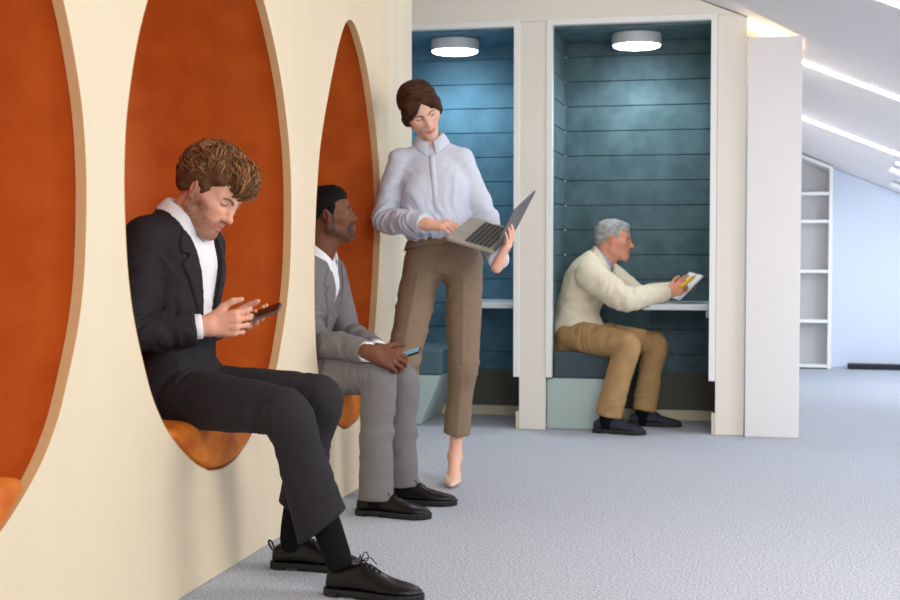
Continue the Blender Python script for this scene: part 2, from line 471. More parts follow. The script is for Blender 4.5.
def hand(F, W, X, Z, side, S=1.0, curls=None, thumb=None, k=0.009):
    """W wrist, X towards the finger tips, Z out of the back of the hand; side 'R'/'L'"""
    X = nrm(X); Z = nrm(Z - X * np.dot(Z, X)); Y = np.cross(Z, X) * (1 if side == 'R' else -1)   # Y to the thumb
    w = lambda p: W + S * (p[0] * X + p[1] * Y + p[2] * Z)
    curls = curls or [(25, 35, 20, 4), (30, 40, 25, 0), (35, 45, 25, -3), (40, 45, 25, -8)]
    thumb = thumb or [(.70, .62, -.30), (.88, .38, -.25), (.96, .18, -.22)]
    mcp = [(.092, .029, .0), (.095, .009, .002), (.090, -.012, .001), (.082, -.031, -.003)]
    ln = [(.044, .026, .021), (.048, .030, .022), (.044, .028, .022), (.035, .021, .019)]
    rd = [(.0100, .0088, .0080, .0068), (.0102, .0090, .0082, .0069), (.0097, .0086, .0077, .0066), (.0086, .0075, .0068, .0060)]
    A = lambda p, k_: F.add(p, k_ * S)
    A(rc(w((-.03, 0, 0)), w((.012, 0, 0)), .024 * S, .023 * S), .02)
    A(rc(w((-.025, .009, 0)), w((.012, .010, 0)), .019 * S, .019 * S), .02)
    A(rc(w((-.025, -.009, 0)), w((.012, -.010, 0)), .019 * S, .018 * S), .02)
    for m in mcp: A(rc(w((.012, m[1] * .55, -.002)), w((m[0], m[1], m[2] - .002)), .0155 * S, .0120 * S), .012)
    A(rc(w((.018, .020, -.012)), w((.052, .036, -.014)), .016 * S, .0135 * S), .014)
    A(rc(w((.020, -.018, -.010)), w((.065, -.027, -.010)), .0140 * S, .0115 * S), .012)
    tips = []
    for m, l, r, c in zip(mcp, ln, rd, curls):
        p = np.array(m); a = 0; sp = math.radians(c[3]); base = rc(w((m[0] - .012, m[1], m[2])), w(p), r[0] * S, r[0] * S); A(base, .008)
        for j in range(3):
            a += math.radians(c[j]); d = np.array([math.cos(a) * math.cos(sp), math.cos(a) * math.sin(sp) if True else 0, -math.sin(a)])
            q = p + l[j] * d
            A(rc(w(p), w(q), r[j] * S, r[j + 1] * S), .004 if j else .006)
            if j < 2: A(rc(w(q), w(q), r[j + 1] * 1.07 * S), .004)
            p = q
        tips.append(w(p))
    p = np.array([.030, .030, -.012]); tl = (.036, .034, .028); tr = (.0140, .0120, .0108, .0085)
    for j in range(3):
        d = nrm(thumb[j]); q = p + tl[j] * d; A(rc(w(p), w(q), tr[j] * S, tr[j + 1] * S), .010 if j == 0 else .004); p = q
    tips.append(w(p))
    return tips

def arm_skin(F, a, b, c, r=(.045, .038, .026)):
    F.add(rc(a, b, r[0], r[1]), .02); F.add(rc(b, c, r[1], r[2]), .02)

# ---- torso stations: height along the trunk, forward offset, half width, half depth (for a trunk of 0.56 m)
MALE = [(-.10, .000, .165, .120), (.04, .000, .163, .116), (.17, .005, .148, .108), (.30, .010, .160, .116), (.40, .008, .172, .120), (.475, .000, .160, .098), (.53, -.005, .105, .075), (.57, -.002, .066, .062)]
FEML = [(-.10, .000, .160, .105), (.03, .000, .155, .100), (.16, .005, .125, .088), (.28, .012, .135, .100), (.38, .012, .150, .104), (.455, .000, .145, .082), (.51, -.005, .095, .060), (.55, .000, .056, .052)]
class Body: pass
def trunk_frame(J):
    b = Body(); hc = (J['hipR'] + J['hipL']) / 2; up = nrm(J['neck'] - hc); T = np.linalg.norm(J['neck'] - hc) / .56
    lat_s = nrm(J['shL'] - J['shR']); lat_h = nrm(J['hipL'] - J['hipR'])
    lat = nrm(lat_s + lat_h); lat = nrm(lat - up * np.dot(lat, up)); b.o, b.up, b.lat, b.T = hc, up, lat, T
    b.fwd = np.cross(b.lat, b.up); b.ls, b.lh = lat_s, lat_h; b.J = J; b.hunch = 0.0; b.bow = 0.0
    b.at = lambda s, h, f: b.o + s * b.lat + h * b.T * b.up + f * b.fwd
    return b
def trunk(b, st, infl=0.0, h0=-.1, h1=.6, ws=1.0, ds=1.0, cuts=(), dropneck=0.0, extra_w=None, pw=2.0):
    out = []
    for (h, f, w, d) in st:
        if h < h0 - .001 or h > h1 + .001: continue
        t = np.clip(h / .5, 0, 1); la = nrm(lerp(b.lh, b.ls, t)); la = nrm(la - b.up * np.dot(la, b.up))
        bow = -b.hunch * math.sin(math.pi * np.clip((h + .05) / .62, 0, 1))
        out.append((b.at(0, h, f + bow), la, w * ws + infl, d * ds + infl))
    return loft(out, 5, cuts=cuts, pw=pw)
def shoulders(b, r, rn, k=.05, down=.02):
    """two sloping bars from the neck base to each shoulder joint"""
    J = b.J; n = b.at(0, .50, -b.hunch * .3)
    return [rc(n + sgn * .05 * b.ls, J[s] - b.up * down * .2, rn, r) for s, sgn in (('shL', 1), ('shR', -1))]

def sleeve(a, b, c, r, ext=0.0, cut=True, bag=0.0):
    """shoulder, elbow, wrist, radii (shoulder, above elbow, elbow, forearm, cuff)"""
    d0, d1 = nrm(b - a), nrm(c - b); lat = nrm(np.cross(d0, d1) + 1e-4 * V3(0, 0, 1)); hem = c + d1 * ext
    st = [(a, lat, r[0], r[0]), (lerp(a, b, .55), lat, r[1], r[1]), (lerp(a, b, .93) , lat, r[2], r[2]), (lerp(b, c, .12), lat, r[2], r[2]),
          (lerp(b, c, .5), lat, r[3], r[3]), (hem + d1 * .03, lat, r[4], r[4])]
    return loft(st, 5, cuts=[(hem, d1)] if cut else ())

def trouser_leg(hip, kn, an, side, r, hem=0.0, flare=(0, 0, 0), hn=None):
    """r: thigh top, mid thigh, knee, calf, hem; the leg is cut at the hem"""
    d0, d1 = nrm(kn - hip), nrm(an - kn); lat = nrm(side); he = an - d1 * hem; fl = np.asarray(flare, float)
    kf = nrm(d0 - d1) * .012
    st = [(hip, lat, r[0], r[0]), (lerp(hip, kn, .5), lat, r[1], r[1] * .97), (lerp(hip, kn, .88) + kf * .3, lat, r[2] * 1.02, r[2]),
          (lerp(kn, an, .06) + kf, lat, r[2], r[2] * .98), (lerp(kn, he, .40), lat, r[3] * .96, r[3]), (he + fl * 1.0, lat, r[4], r[4] * 1.08), (he + d1 * .03 + fl * 1.2, lat, r[4], r[4] * 1.08)]
    return loft(st, 5, cuts=[(he + fl, d1 if hn is None else hn)])

def shoe(parent, heel, toe_dir, L, leather, sole_m, lace_m, hs=1.0, tab=False, opened=True, ankle=None):
    """derby shoe; heel = point on the ground under the back of the heel"""
    f = nrm(toe_dir); u = nrm(V3(0, 0, 1) - f * f[2]); l = np.cross(u, f); S = L / .30; o = np.asarray(heel, float)
    pr = [(0.004, .016, .052), (.012, .026, .066), (.03, .033, .076), (.06, .036, .080), (.09, .0365, .088), (.115, .038, .094), (.14, .041, .086), (.165, .045, .072),
          (.19, .048, .060), (.215, .0495, .052), (.24, .0485, .047), (.262, .044, .043), (.280, .035, .038), (.292, .023, .032), (.299, .009, .026)]
    n = 20; R = []
    for (x, w, zt) in pr:
        zb = .020; row = []
        for i in range(n):
            a = math.pi * i / (n - 1); ca, sa = math.cos(a), math.sin(a)
            ex = .62 if x > .13 else .5
            yy = w * math.copysign(abs(ca) ** .75, ca) * S; zz = zb + (zt * hs - zb) * (abs(sa) ** ex)
            nar = 1 - .45 * max(0, (zz - .045) / .06) if x < .16 else 1 - .12 * max(0, (zz - .03) / .05)
            row.append(o + f * x * S + l * yy * nar + u * zz * S)
        R.append(row)
    m = MB(); m.rings(R, close=True, caps=True)
    # welt seams across the throat and the toe crease
    up = m.build('shoe', leather, parent, smooth=True, subsurf=1)
    s = MB(); k = 26
    def outline(x):
        X = [p[0] for p in pr]; W = [p[1] for p in pr]; return float(np.interp(x, X, W))
    xs = [-.003, .0, .006, .02, .05, .10, .14, .18, .215, .245, .27, .288, .298, .304]
    ws = [.008, .016, .024, .032, .037, .037, .041, .048, .053, .0525, .046, .034, .020, .006]
    def ol(z, e=0.0): return [o + f * x * S + l * (w + e) * S + u * z for x, w in zip(xs, ws)] + [o + f * x * S - l * (w + e) * S + u * z for x, w in reversed(list(zip(xs, ws)))]
    s.rings([ol(.010), ol(.024)])
    hx = [(x, w) for x, w in zip(xs, ws) if x <= .075]; 
    def hl(z): return [o + f * x * S + l * w * S + u * z for x, w in hx] + [o + f * x * S - l * w * S + u * z for x, w in reversed(hx)]
    s.rings([hl(0.0), hl(.012)])
    ft = [(x, w) for x, w in zip(xs, ws) if x >= .10]
    def fl(z, e=0): return [o + f * x * S + l * (w - e) * S + u * z for x, w in ft] + [o + f * x * S - l * (w - e) * S + u * z for x, w in reversed(ft)]
    s.rings([fl(.001, .003), fl(.012)])
    s.build('sole', sole_m, up, bevel=.002)
    t = MB()
    for i in range(5):
        x = .108 + i * .014; z = float(np.interp(x, [p[0] for p in pr], [p[2] for p in pr])) * hs + .001; w = .019 - i * .001
        for sg in (1, -1):
            t.tube([o + f * x * S + l * sg * w * S + u * (z - .007) * S, o + f * (x + .004) * S + u * (z + .003) * S, o + f * (x + .012) * S - l * sg * w * S + u * (z - .012) * S], .0018, 5)
    zt = .094 * hs
    b0 = o + f * .112 * S + u * (zt + .004) * S
    for sg in (1, -1):
        a = [b0, b0 + l * sg * .018 + u * .022 + f * .004, b0 + l * sg * .034 + u * .012 + f * .008, b0 + l * sg * .026 - u * .004 + f * .010, b0 + f * .002]
        t.tube(catmull(a, 4), .0018, 5); 
        t.tube(catmull([b0, b0 + l * sg * .02 + u * .006 + f * .02, b0 + l * sg * .036 - u * .016 + f * .035], 4), .0017, 5)
    t.build('shoelace', lace_m, up, smooth=True)
    if tab:
        q = MB(); q.tube(catmull([o + u * .060 + f * .010, o + u * .082 + f * .002, o + u * .088 - f * .008, o + u * .076 - f * .008, o + u * .056 + f * .004], 4), .0032, 6)
        q.build('pull_tab', leather, up, smooth=True)
    return up

def collar(parent, c, up, fwd, rx, ry, h, material, open_=.25, leaf=.045, point=.065, flare=.014, tilt=0.0, drop=.0, stand=True, name='collar', n=40, fold_in=0.0):
    """folded shirt collar: a band around the neck and the leaf turned down over it, open at the front"""
    up = nrm(up); fwd = nrm(fwd - up * np.dot(fwd, up)); l = np.cross(up, fwd); c = np.asarray(c, float); R0, R1, R2, R3 = [], [], [], []
    for i in range(n + 1):
        t = i / n * 2 - 1; a = t * (math.pi - open_) + math.pi          # from one front end round the back
        ca, sa = math.cos(a), math.sin(a); fr = max(0, ca) ** 3; front = abs(t) ** 6
        dz = h * (1 - .25 * fr) - drop * (abs(t) ** 2.5)
        pt = lambda g, z: c + fwd * ca * (ry + g) + l * sa * (rx + g) + up * z
        R0.append(pt(0, -drop * abs(t) ** 2.5 - .004)); R1.append(pt(-.001, dz)); R2.append(pt(.006, dz + .003))
        lf = leaf + (point - leaf) * front
        R3.append(pt(flare + .004 * front, dz - lf) + fwd * 0.0)
    m = MB()
    m.rings([R0, R1, R2, [lerp(np.asarray(a), np.asarray(b), .5) + 0.003 * nrm(np.asarray(b) - c) for a, b in zip(R2, R3)], R3], close=False, caps=False)
    return m.build(name, material, parent, smooth=True, thick=.0022, subsurf=1)

def button(m, p, n, r=.0055):
    n = nrm(n); a = nrm(np.cross(n, V3(.1, .2, 1))); b = np.cross(n, a)
    R = [[p + n * z + rr * (math.cos(w) * a + math.sin(w) * b) for w in np.linspace(0, 2 * math.pi, 12, endpoint=False)] for z, rr in ((-.001, r), (.0015, r), (.0022, r * .8))]
    m.rings(R)

def surf_y(fl, o, d, t0=0.0, t1=.3):
    """march from o along d until the field turns positive (from inside to the surface)"""
    for t in np.linspace(t0, t1, 120):
        p = o + d * t; i = [int(np.clip(np.searchsorted(fl.ax[k], p[k]), 1, len(fl.ax[k]) - 1)) for k in range(3)]
        if fl.F[i[0], i[1], i[2]] > 0: return p
    return o + d * t1

def hair_material(name, rgb, rough=.45):
    return mat(name, rgb, rough=.75, attr='Col', spec=.15, bump=.3, bscale=260, bdist=.0006)
def paint(me, C):
    a = me.color_attributes.new('Col', 'FLOAT_COLOR', 'POINT'); C = np.asarray(C)
    a.data.foreach_set('color', np.concatenate([C, np.ones((len(C), 1))], 1).astype(np.float32).ravel())

def locks(m, cols, H, roots, flow, n=9, length=.05, rad=.004, curl=.006, lift=.01, shade=None, rs=None, sides=5, turns=1.5, cen=(0, -.014, .045), rr=(.076, .096, .082)):
    """strands that follow the head: roots are local directions; flow(dir) gives the local combing direction"""
    rs = rs or random
    cen = np.array(cen); rr = np.array(rr)
    for r in roots:
        d = nrm(r); p = cen + d * rr; f = np.asarray(flow(d), float); pts = []; L = length * rs.uniform(.75, 1.25); ph = rs.uniform(0, 6.28); cu = curl * rs.uniform(.5, 1.3)
        li = lift * rs.uniform(.5, 1.3); tn = turns * rs.uniform(.7, 1.3)
        for i in range(n):
            t = i / (n - 1); nn = nrm((p - cen) / rr / rr); ft = nrm(f - nn * np.dot(f, nn)); sd = np.cross(nn, ft)
            off = nn * (li * math.sin(math.pi * min(t * .9 + .1, 1)) + .004) + sd * cu * math.sin(ph + t * tn * 6.28) + nn * cu * .6 * math.cos(ph + t * tn * 6.28)
            pts.append(H.w(p + off)); p = p + ft * L / (n - 1)
            q = (p - cen) / rr; k = np.linalg.norm(q)
            if k < 1: p = cen + q / k * rr
        R = [rad * H.S * rs.uniform(.8, 1.2) * (.55 + .45 * math.sin(math.pi * min(1, .15 + .9 * i / (n - 1)))) * (1 if i < n - 1 else .3) for i in range(n)]
        k0 = len(m.v); m.tube(pts, R, sides); c = shade(rs) ; cols += [c] * (len(m.v) - k0)
# ------------------------------------------------------------------ materials of the place
M = {}
M['ply'] = mat('birch_ply', (236, 221, 194), .5, rgb2=(229, 212, 181), nscale=1.6, ndetail=6, stretch=(1, 4, .5), contrast=(.2, .9), spec=.25)
M['edge'] = mat('ply_edge', (212, 176, 128), .55)
M['ply_pale'] = mat('pale_ply', (233, 224, 201), .45, rgb2=(225, 215, 190), nscale=2.0, stretch=(1, 6, .35), spec=.4)
M['velvet'] = mat('rust_velvet', (202, 100, 34), .62, rgb2=(186, 86, 28), nscale=9, ndetail=9, sheen=.5, bump=.25, bscale=70, bdist=.003, spec=.25)
M['velvet_seat'] = mat('rust_velvet_seat', (218, 126, 48), .6, rgb2=(196, 98, 32), nscale=14, ndetail=6, sheen=.6, bump=.3, bscale=60, bdist=.003, spec=.25, contrast=(.38, .62))
M['carpet'] = mat('carpet', (202, 207, 217), .95, rgb2=(158, 163, 175), nscale=130, ndetail=3, bump=.6, bscale=420, bdist=.004, contrast=(.4, .6), spec=.15)
M['facade'] = mat('facade_paint', (232, 226, 216), .7, spec=.3)
M['white'] = mat('white_paint', (236, 235, 232), .45, spec=.4)
M['panel'] = mat('cladding_paint', (230, 226, 226), .6, spec=.3)
M['ceil'] = mat('ceiling_paint', (238, 234, 236), .8, spec=.2)
M['farwall'] = mat('far_wall_paint', (206, 214, 228), .8, spec=.2)
M['shelfback'] = mat('shelf_back_paint', (186, 184, 186), .8, spec=.2)
M['teal_b'] = mat('teal_felt_dark', (88, 111, 117), .8, rgb2=(68, 90, 96), nscale=9, ndetail=8, sheen=.2, bump=.2, bscale=90, bdist=.002, spec=.2, contrast=(.35, .7))
M['teal'] = mat('teal_felt', (82, 120, 140), .8, rgb2=(66, 102, 122), nscale=9, ndetail=8, sheen=.3, bump=.2, bscale=90, bdist=.002, spec=.2, contrast=(.35, .7))
M['teal_low'] = mat('grey_felt', (92, 92, 84), .85, spec=.15)
M['seat_teal'] = mat('bench_fabric', (84, 108, 118), .8, sheen=.2, bump=.2, bscale=300, spec=.2)
M['seat_grey'] = mat('bench_fabric_grey', (70, 84, 92), .8, sheen=.2, bump=.2, bscale=300, spec=.2)
M['mint'] = mat('bench_base_laminate', (176, 194, 192), .5, spec=.3)
M['base_cream'] = mat('cream_skirting', (206, 196, 172), .5, spec=.3)
M['table'] = mat('white_laminate', (206, 214, 216), .3, spec=.5)
M['black'] = mat('black_metal', (18, 22, 32), .4, spec=.4)
M['lamp_body'] = mat('lamp_body', (196, 200, 206), .4)
M['diff'] = mat('lamp_diffuser', (250, 250, 250), .5, emit=(245, 250, 255), estr=9.0)
M['led'] = mat('led_diffuser', (250, 250, 250), .5, emit=(255, 250, 242), estr=9.0)

def zc(x, y): return 2.138 - .41 * (x - .248) - .069 * (y - 7.455)
def on_ceiling(px, py):
    d = CF + (px - 450) / FPX * CR - (py - 300) / FPX * CU
    t = (zc(0, 0) - CZ) / (d[2] + .41 * d[0] + .069 * d[1]); return CP + d * t

XW = -1.63
# openings in the wooden wall: (height, half width), apex last
PROF = [(.330, 0), (.336, .07), (.349, .13), (.40, .25), (.50, .40), (.60, .495), (.70, .553), (.83, .612), (.95, .645), (1.08, .66), (1.22, .664), (1.36, .650), (1.48, .618), (1.60, .572), (1.72, .505), (1.84, .415), (1.94, .315), (2.02, .205), (2.08, .09), (2.10, 0)]
PROF3 = [(.285, 0), (.290, .05), (.303, .10), (.345, .18), (.42, .245), (.52, .295), (.66, .345), (.80, .385), (.95, .418), (1.10, .440), (1.24, .445), (1.38, .424), (1.50, .388), (1.62, .335), (1.72, .283), (1.82, .215), (1.90, .135), (1.95, .065), (1.967, 0)]
PROF3L = [(.285, 0), (.277, .06), (.284, .13), (.325, .24), (.40, .345), (.50, .425), (.60, .465), (.70, .482), (.82, .490), (.95, .490), (1.10, .478), (1.24, .457), (1.40, .418), (1.52, .365), (1.62, .310), (1.72, .250), (1.82, .185), (1.90, .120), (1.95, .060), (1.967, 0)]
def fine(prof):
    return [tuple(p) for p in catmull([V3(*p) for p in prof], 4)]
def outline(prof, yc, grow=0.0):
    f = fine(prof); zm = 1.1; f2 = fine(PROF3L) if prof is PROF3 else f
    R = [(yc + w + (grow if w > 0 else 0), z + (grow if z > zm else -grow) * (1 if w < .2 else .3)) for z, w in f]
    Lf = [(yc - w - grow, z + (grow if z > zm else -grow) * (1 if w < .2 else .3)) for z, w in reversed(f2[1 if prof is not PROF3 else 0:-1])]
    return R + Lf
NICHES = [(PROF, .91), (PROF, 2.441), (PROF, 3.978), (PROF3, 5.392)]

def poly_with_holes(name, outer, holes, thick, place, material, parent=None):
    """flat board of given thickness; outer/holes are 2D, place maps (a, b, t) to the room"""
    cu = bpy.data.curves.new(name, 'CURVE'); cu.dimensions = '2D'; cu.fill_mode = 'BOTH'; cu.extrude = thick / 2
    for pts in [outer] + holes:
        s = cu.splines.new('POLY'); s.points.add(len(pts) - 1); s.use_cyclic_u = True
        for i, p in enumerate(pts): s.points[i].co = (p[0], p[1], 0, 1)
    t = bpy.data.objects.new('tmp', cu); col.objects.link(t); bpy.context.view_layer.update()
    me = bpy.data.meshes.new_from_object(t.evaluated_get(bpy.context.evaluated_depsgraph_get()))
    bpy.data.objects.remove(t); bpy.data.curves.remove(cu)
    for v in me.vertices: v.co = place(v.co.x, v.co.y, v.co.z)
    me.name = name; me.materials.clear()
    bm = bmesh.new(); bm.from_mesh(me); bmesh.ops.remove_doubles(bm, verts=bm.verts, dist=1e-5); bmesh.ops.recalc_face_normals(bm, faces=bm.faces); bm.to_mesh(me); bm.free()
    return link(name, me, material, parent, smooth=False)

def room():
    st = lambda o: tag(o, kind='structure')
    m = MB(); m.box(-2.6, 3.8, -3.5, 12.0, -.1, 0); st(m.build('floor', M['carpet']))
    # wooden wall with its four pointed openings
    y0, y1 = -1.2, 5.972
    outer = [(y0, .002), (y1, .002), (y1, zc(XW, y1) - .01), (y0, zc(XW, y0) - .01)]
    st(poly_with_holes('wall_left', outer, [outline(p, yc) for p, yc in NICHES], .026, lambda a, b, t: Vector((XW - .013 + t, a, b)), M['ply']))
    m = MB(); m.hexa([(-2.36, 5.974, .002), (XW, 5.974, .002), (XW, 6.416, .002), (-2.36, 6.416, .002), (-2.36, 5.974, 2.95), (XW, 5.974, zc(XW, 6) - .01), (XW, 6.416, zc(XW, 6.42) - .01), (-2.36, 6.416, 2.95)])
    st(m.build('wall_end', M['ply_pale'], bevel=.003))
    m = MB(); m.box(-2.46, -2.37, -1.2, 7.5, 0, 3.3); st(m.build('wall_rear', M['facade']))
    labs = [None, ('empty rust velvet seat alcove at the left edge of the photo', ), ('rust velvet seat alcove where the bearded man in the black suit sits', ), ('narrow rust velvet seat alcove where the man in the grey suit sits', )]
    for (prof, yc), lab in zip(NICHES, labs):
        if lab is None: lab = ('rust velvet seat alcove nearest the camera, outside the photo',)
        r = empty('seat_alcove', (XW, yc, 0), lab[0], 'seat alcove', 'seat alcoves in the wooden wall')
        # shell: the outline carried back, closed and rounded at the back
        R = []
        cz = 1.1
        for (x, s) in ((-.0262, 1.002), (-.030, 1.006), (-.10, 1.006), (-.35, 1.0), (-.50, .985), (-.58, .94), (-.62, .86), (-.635, .6)):
            R.append([(XW + x, yc + (a - yc) * s, cz + (b - cz) * s) for a, b in outline(prof, yc)])
        m = MB(); m.rings(R, caps=False); n = len(R[0]); m.f.append(tuple(range(7 * n, 8 * n)))
        m.build('shell', M['velvet'], r, smooth=True, thick=.004)
        ot = outline(prof, yc); cyz = V3(yc, 1.1); q = lambda g, x: [(XW + x, *(cyz + (V3(a, b_) - cyz) * (1 - g))) for a, b_ in ot]
        m = MB(); m.rings([q(.0004, -.028), q(.0004, .0012), q(.0025, .0012), q(.0025, -.028)], caps=False); m.build('rim', M['edge'], r, smooth=False)
        # seat: fills the foot of the opening, top a little domed, edges soft
        top = .498; low = min(z for z, _ in prof); hw = max(w for z, w in (PROF3L if prof is PROF3 else prof) if z < top + .05); low = min(low, .255 if prof is PROF3 else low)
        pl = poly2(outline(prof, yc, -.003), (0, 0, 0), V3(0, 1, 0), V3(0, 0, 1))
        F = Field(V3(XW - .60, yc - hw - .03, low - .02), V3(XW + .07, yc + hw + .03, top + .07), .0085)
        smx = lambda a, b, k: -smin(-a, -b, k)
        def seat_fn(X, Y, Z, pl=pl, yc=yc, hw=hw, top=top):
            d = pl(np.zeros(1)[:, None, None], Y, Z) + 0 * X
            tz = Z - (top + .018 * (1 - ((Y - yc) / hw) ** 2))
            fx = X - (XW + .016) + 0 * Z + 0 * Y
            return smx(smx(d, tz + 0 * X, .03), np.maximum(fx, XW - .55 - X), .05)
        F.F[:] = seat_fn(*F.xyz(tuple(slice(0, n) for n in F.F.shape)))
        mesh_of(F, 'seat_cushion', M['velvet_seat'], r, disp=lambda V, N: .0025 * vnoise(V * 13, 2))

    # ---------------- booth front
    YF = 7.455; T = .045
    def fac(name, x0, x1, z0, z1, mt='facade', ya=YF, yb=YF + T):
        m = MB(); m.box(x0, x1, ya, yb, z0, z1); return st(m.build(name, M[mt], bevel=.002))
    m = MB()
    zt = 2.272
    m.hexa([(-2.37, YF, zt), (-.038, YF, zt), (-.038, YF + T, zt), (-2.37, YF + T, zt), (-2.37, YF, zc(-2.37, YF) - .01), (-.038, YF, zc(-.038, YF) - .005), (-.038, YF + T, zc(-.038, YF) - .008), (-2.37, YF + T, zc(-2.37, YF) - .012)])
    st(m.build('wall_back', M['facade']))
    fac('wall_back', -2.37, -2.20, .001, zt - .001)
    fac('wall_back', -1.276, -1.128, .001, zt - .001); fac('wall_back', -.195, -.042, .001, zt - .001)
    m = MB(); m.box(-1.295, -1.277, YF + .002, YF + .03, .001, .10); st(m.build('baseboard_left', M['base_cream']))
    m = MB(); m.box(-.214, -.196, YF + .002, YF + .03, .001, .12); st(m.build('baseboard_right', M['base_cream']))
    for i, (a, b) in enumerate(((-2.215, -1.2745), (-1.1265, -.197))):
        w = .034; f0, f1 = YF - .006, YF + .05; zb, zt2 = .295, 2.282
        m = MB(); o = [(a, zb), (a, zt2), (b, zt2), (b, zb), (b - w, zb), (b - w, zt2 - w), (a + w, zt2 - w), (a + w, zb)]
        v = [(x, f0, z) for x, z in o] + [(x, f1, z) for x, z in o]
        m.add(v, [(0, 1, 6, 7), (1, 2, 5, 6), (2, 3, 4, 5), (8, 15, 14, 9), (9, 14, 13, 10), (10, 13, 12, 11)] + [(k, (k + 1) % 8 + 8 if False else k + 8, (k + 1) % 8 + 8, (k + 1) % 8) for k in range(8)])
        st(m.build('trim_%d' % (i + 1), M['white'], bevel=.002))
    # cladding panel at the right end and the warm recess above it
    m = MB(); m.box(-.036, .246, YF - .03, YF - .005, .001, 2.142); st(m.build('wall_panel', M['panel'], bevel=.002))
    m = MB(); m.hexa([(-.04, 7.95, .001), (.246, 7.95, .001), (.246, 8.0, .001), (-.04, 8.0, .001), (-.04, 7.95, zc(-.04, 7.95) - .01), (.246, 7.95, zc(.246, 7.95) - .01), (.246, 8.0, zc(.246, 8) - .01), (-.04, 8.0, zc(-.04, 8) - .01)])
    st(m.build('wall_recess', M['ply_pale']))
    m = MB(); m.hexa([(.205, 7.50, .001), (.235, 7.50, .001), (.235, 11.7, .001), (.205, 11.7, .001), (.205, 7.50, 2.10), (.235, 7.50, 2.10), (.235, 11.7, 1.84), (.205, 11.7, 1.85)])
    st(m.build('light_block_wall', M['facade']))  # unseen wall behind the cladding panel, added to block light

    # ---------------- booths
    def booth(xa, xb, lab, T_='teal'):
        r = empty('booth', ((xa + xb) / 2, 7.8, 0), lab, 'booth', 'felt lined work booths')
        yb = 8.06; zs = [.28 + .1 * 0] + [.388 + .147 * k for k in range(13)]; zs = [z for z in zs if z < 2.2]
        def prof(z0, z1):
            q = [(0, z0)]
            for z in zs[1:]:
                if z0 < z < z1: q += [(0, z - .0035), (.009, z - .001), (.009, z + .001), (0, z + .0035)]
            return q + [(0, z1), (.02, z1), (.02, z0)]
        q = prof(.28, 2.235)
        m = MB(); m.rings([[(xa, yb + d, z) for d, z in q], [(xb, yb + d, z) for d, z in q]]); m.build('back_panel', M[T_], r)
        m = MB(); m.rings([[(xa - d, YF + .052, z) for d, z in q], [(xa - d, yb, z) for d, z in q]]); m.build('side_panel', M[T_], r)
        m = MB(); m.rings([[(xb + d, YF + .052, z) for d, z in q], [(xb + d, yb, z) for d, z in q]]); m.build('side_panel', M[T_], r)
        m = MB(); m.box(xa, xb, YF + .052, yb + .02, 2.235, 2.255); m.build('ceiling_panel', M[T_], r)
        for (x0, x1, y0_, y1_) in ((xa - .030, xb + .026, yb, yb + .02), (xa - .05, xa - .031, YF + .052, yb), (xb + .027, xb + .045, YF + .052, yb)):
            m = MB(); m.box(x0, x1, y0_, y1_, .0, .279); m.build('lower_panel', M['teal_low'], r)
        m = MB(); m.box(xa, xb, yb - .012, yb - .001, .001, .058); m.build('baseboard', M['base_cream'], r)
        return r
    booth(-2.19, -1.30, 'blue lit felt booth directly behind the standing woman')
    booth(-1.098, -.222, 'dark teal felt booth in which the grey-haired man sits', 'teal_b')
    def bench(xa, xb, m1, m2, lab):
        r = empty('booth_bench', ((xa + xb) / 2, 7.8, 0), lab, 'bench', 'benches inside the booths')
        m = MB(); m.box(xa, xb, YF + .055, 8.045, .288, .435); m.build('seat_cushion', M[m1], r, bevel=.012, seg=3)
        dx = .125; ya, yb = YF + .052, 8.04; xo = xa; xa = xa - .034
        m = MB(); m.hexa([(xa, ya, .002), (xb - dx, ya, .002), (xb - dx, yb, .002), (xa, yb, .002), (xa, ya, .287), (xb - .004, ya, .287), (xb - .004, yb, .287), (xa, yb, .287)])
        m.build('base', M['mint'], r, bevel=.003)
        return r
    bench(-2.18, -1.735, 'seat_teal', 'mint', 'teal booth bench behind the standing woman, nobody sitting on it')
    bench(-1.092, -.67, 'seat_grey', 'mint', 'dark grey booth bench under the grey-haired man')
    def table(xa, xb, lab):
        r = empty('wall_table', ((xa + xb) / 2, 7.85, .70), lab, 'table', 'narrow white tables in the booths')
        m = MB(); m.box(xa, xb, 7.58, 8.055, .672, .705); m.build('tabletop', M['table'], r, bevel=.006)
        m = MB(); m.box(xb - .03, xb - .001, 7.62, 8.04, .63, .6715); m.build('bracket', M['table'], r, bevel=.003)
    table(-1.71, -1.302, 'white booth table behind the standing woman')
    table(-.60, -.224, 'white booth table in front of the grey-haired man')
    def drum(x, y, lab):
        r = empty('ceiling_lamp', (x, y, 2.234), lab, 'ceiling lamp', 'round booth lamps')
        m = MB(); m.lathe((x, y, 2.234), [(.136, -.001), (.140, -.004), (.140, -.060), (.136, -.066)]); m.build('lamp_body', M['lamp_body'], r, smooth=False, bevel=.001)
        m = MB(); m.lathe((x, y, 2.234), [(.133, -.066), (.131, -.074), (.120, -.079)]); m.build('diffuser', M['diff'], r, smooth=False)
        l = bpy.data.lights.new('lamp_light', 'SPOT'); l.energy = 17; l.color = (.78, .92, 1.0); l.spot_size = math.radians(165); l.spot_blend = .8; l.shadow_soft_size = .12
        lo = bpy.data.objects.new('lamp_light', l); col.objects.link(lo); lo.location = (x, y, 2.12)
    a = P(453, 42, 7.85); drum(a[0], 7.77, 'round white drum lamp in the booth behind the standing woman')
    a = P(638, 38, 7.75); drum(a[0], 7.77, "round white drum lamp above the grey-haired man's booth")

    # ---------------- ceiling with roof windows, light strips
    def cpt(a, b, t): return Vector((a, b, zc(a, b) + .03 + t))
    p1, p2 = on_ceiling(893, 168), on_ceiling(905, 196)
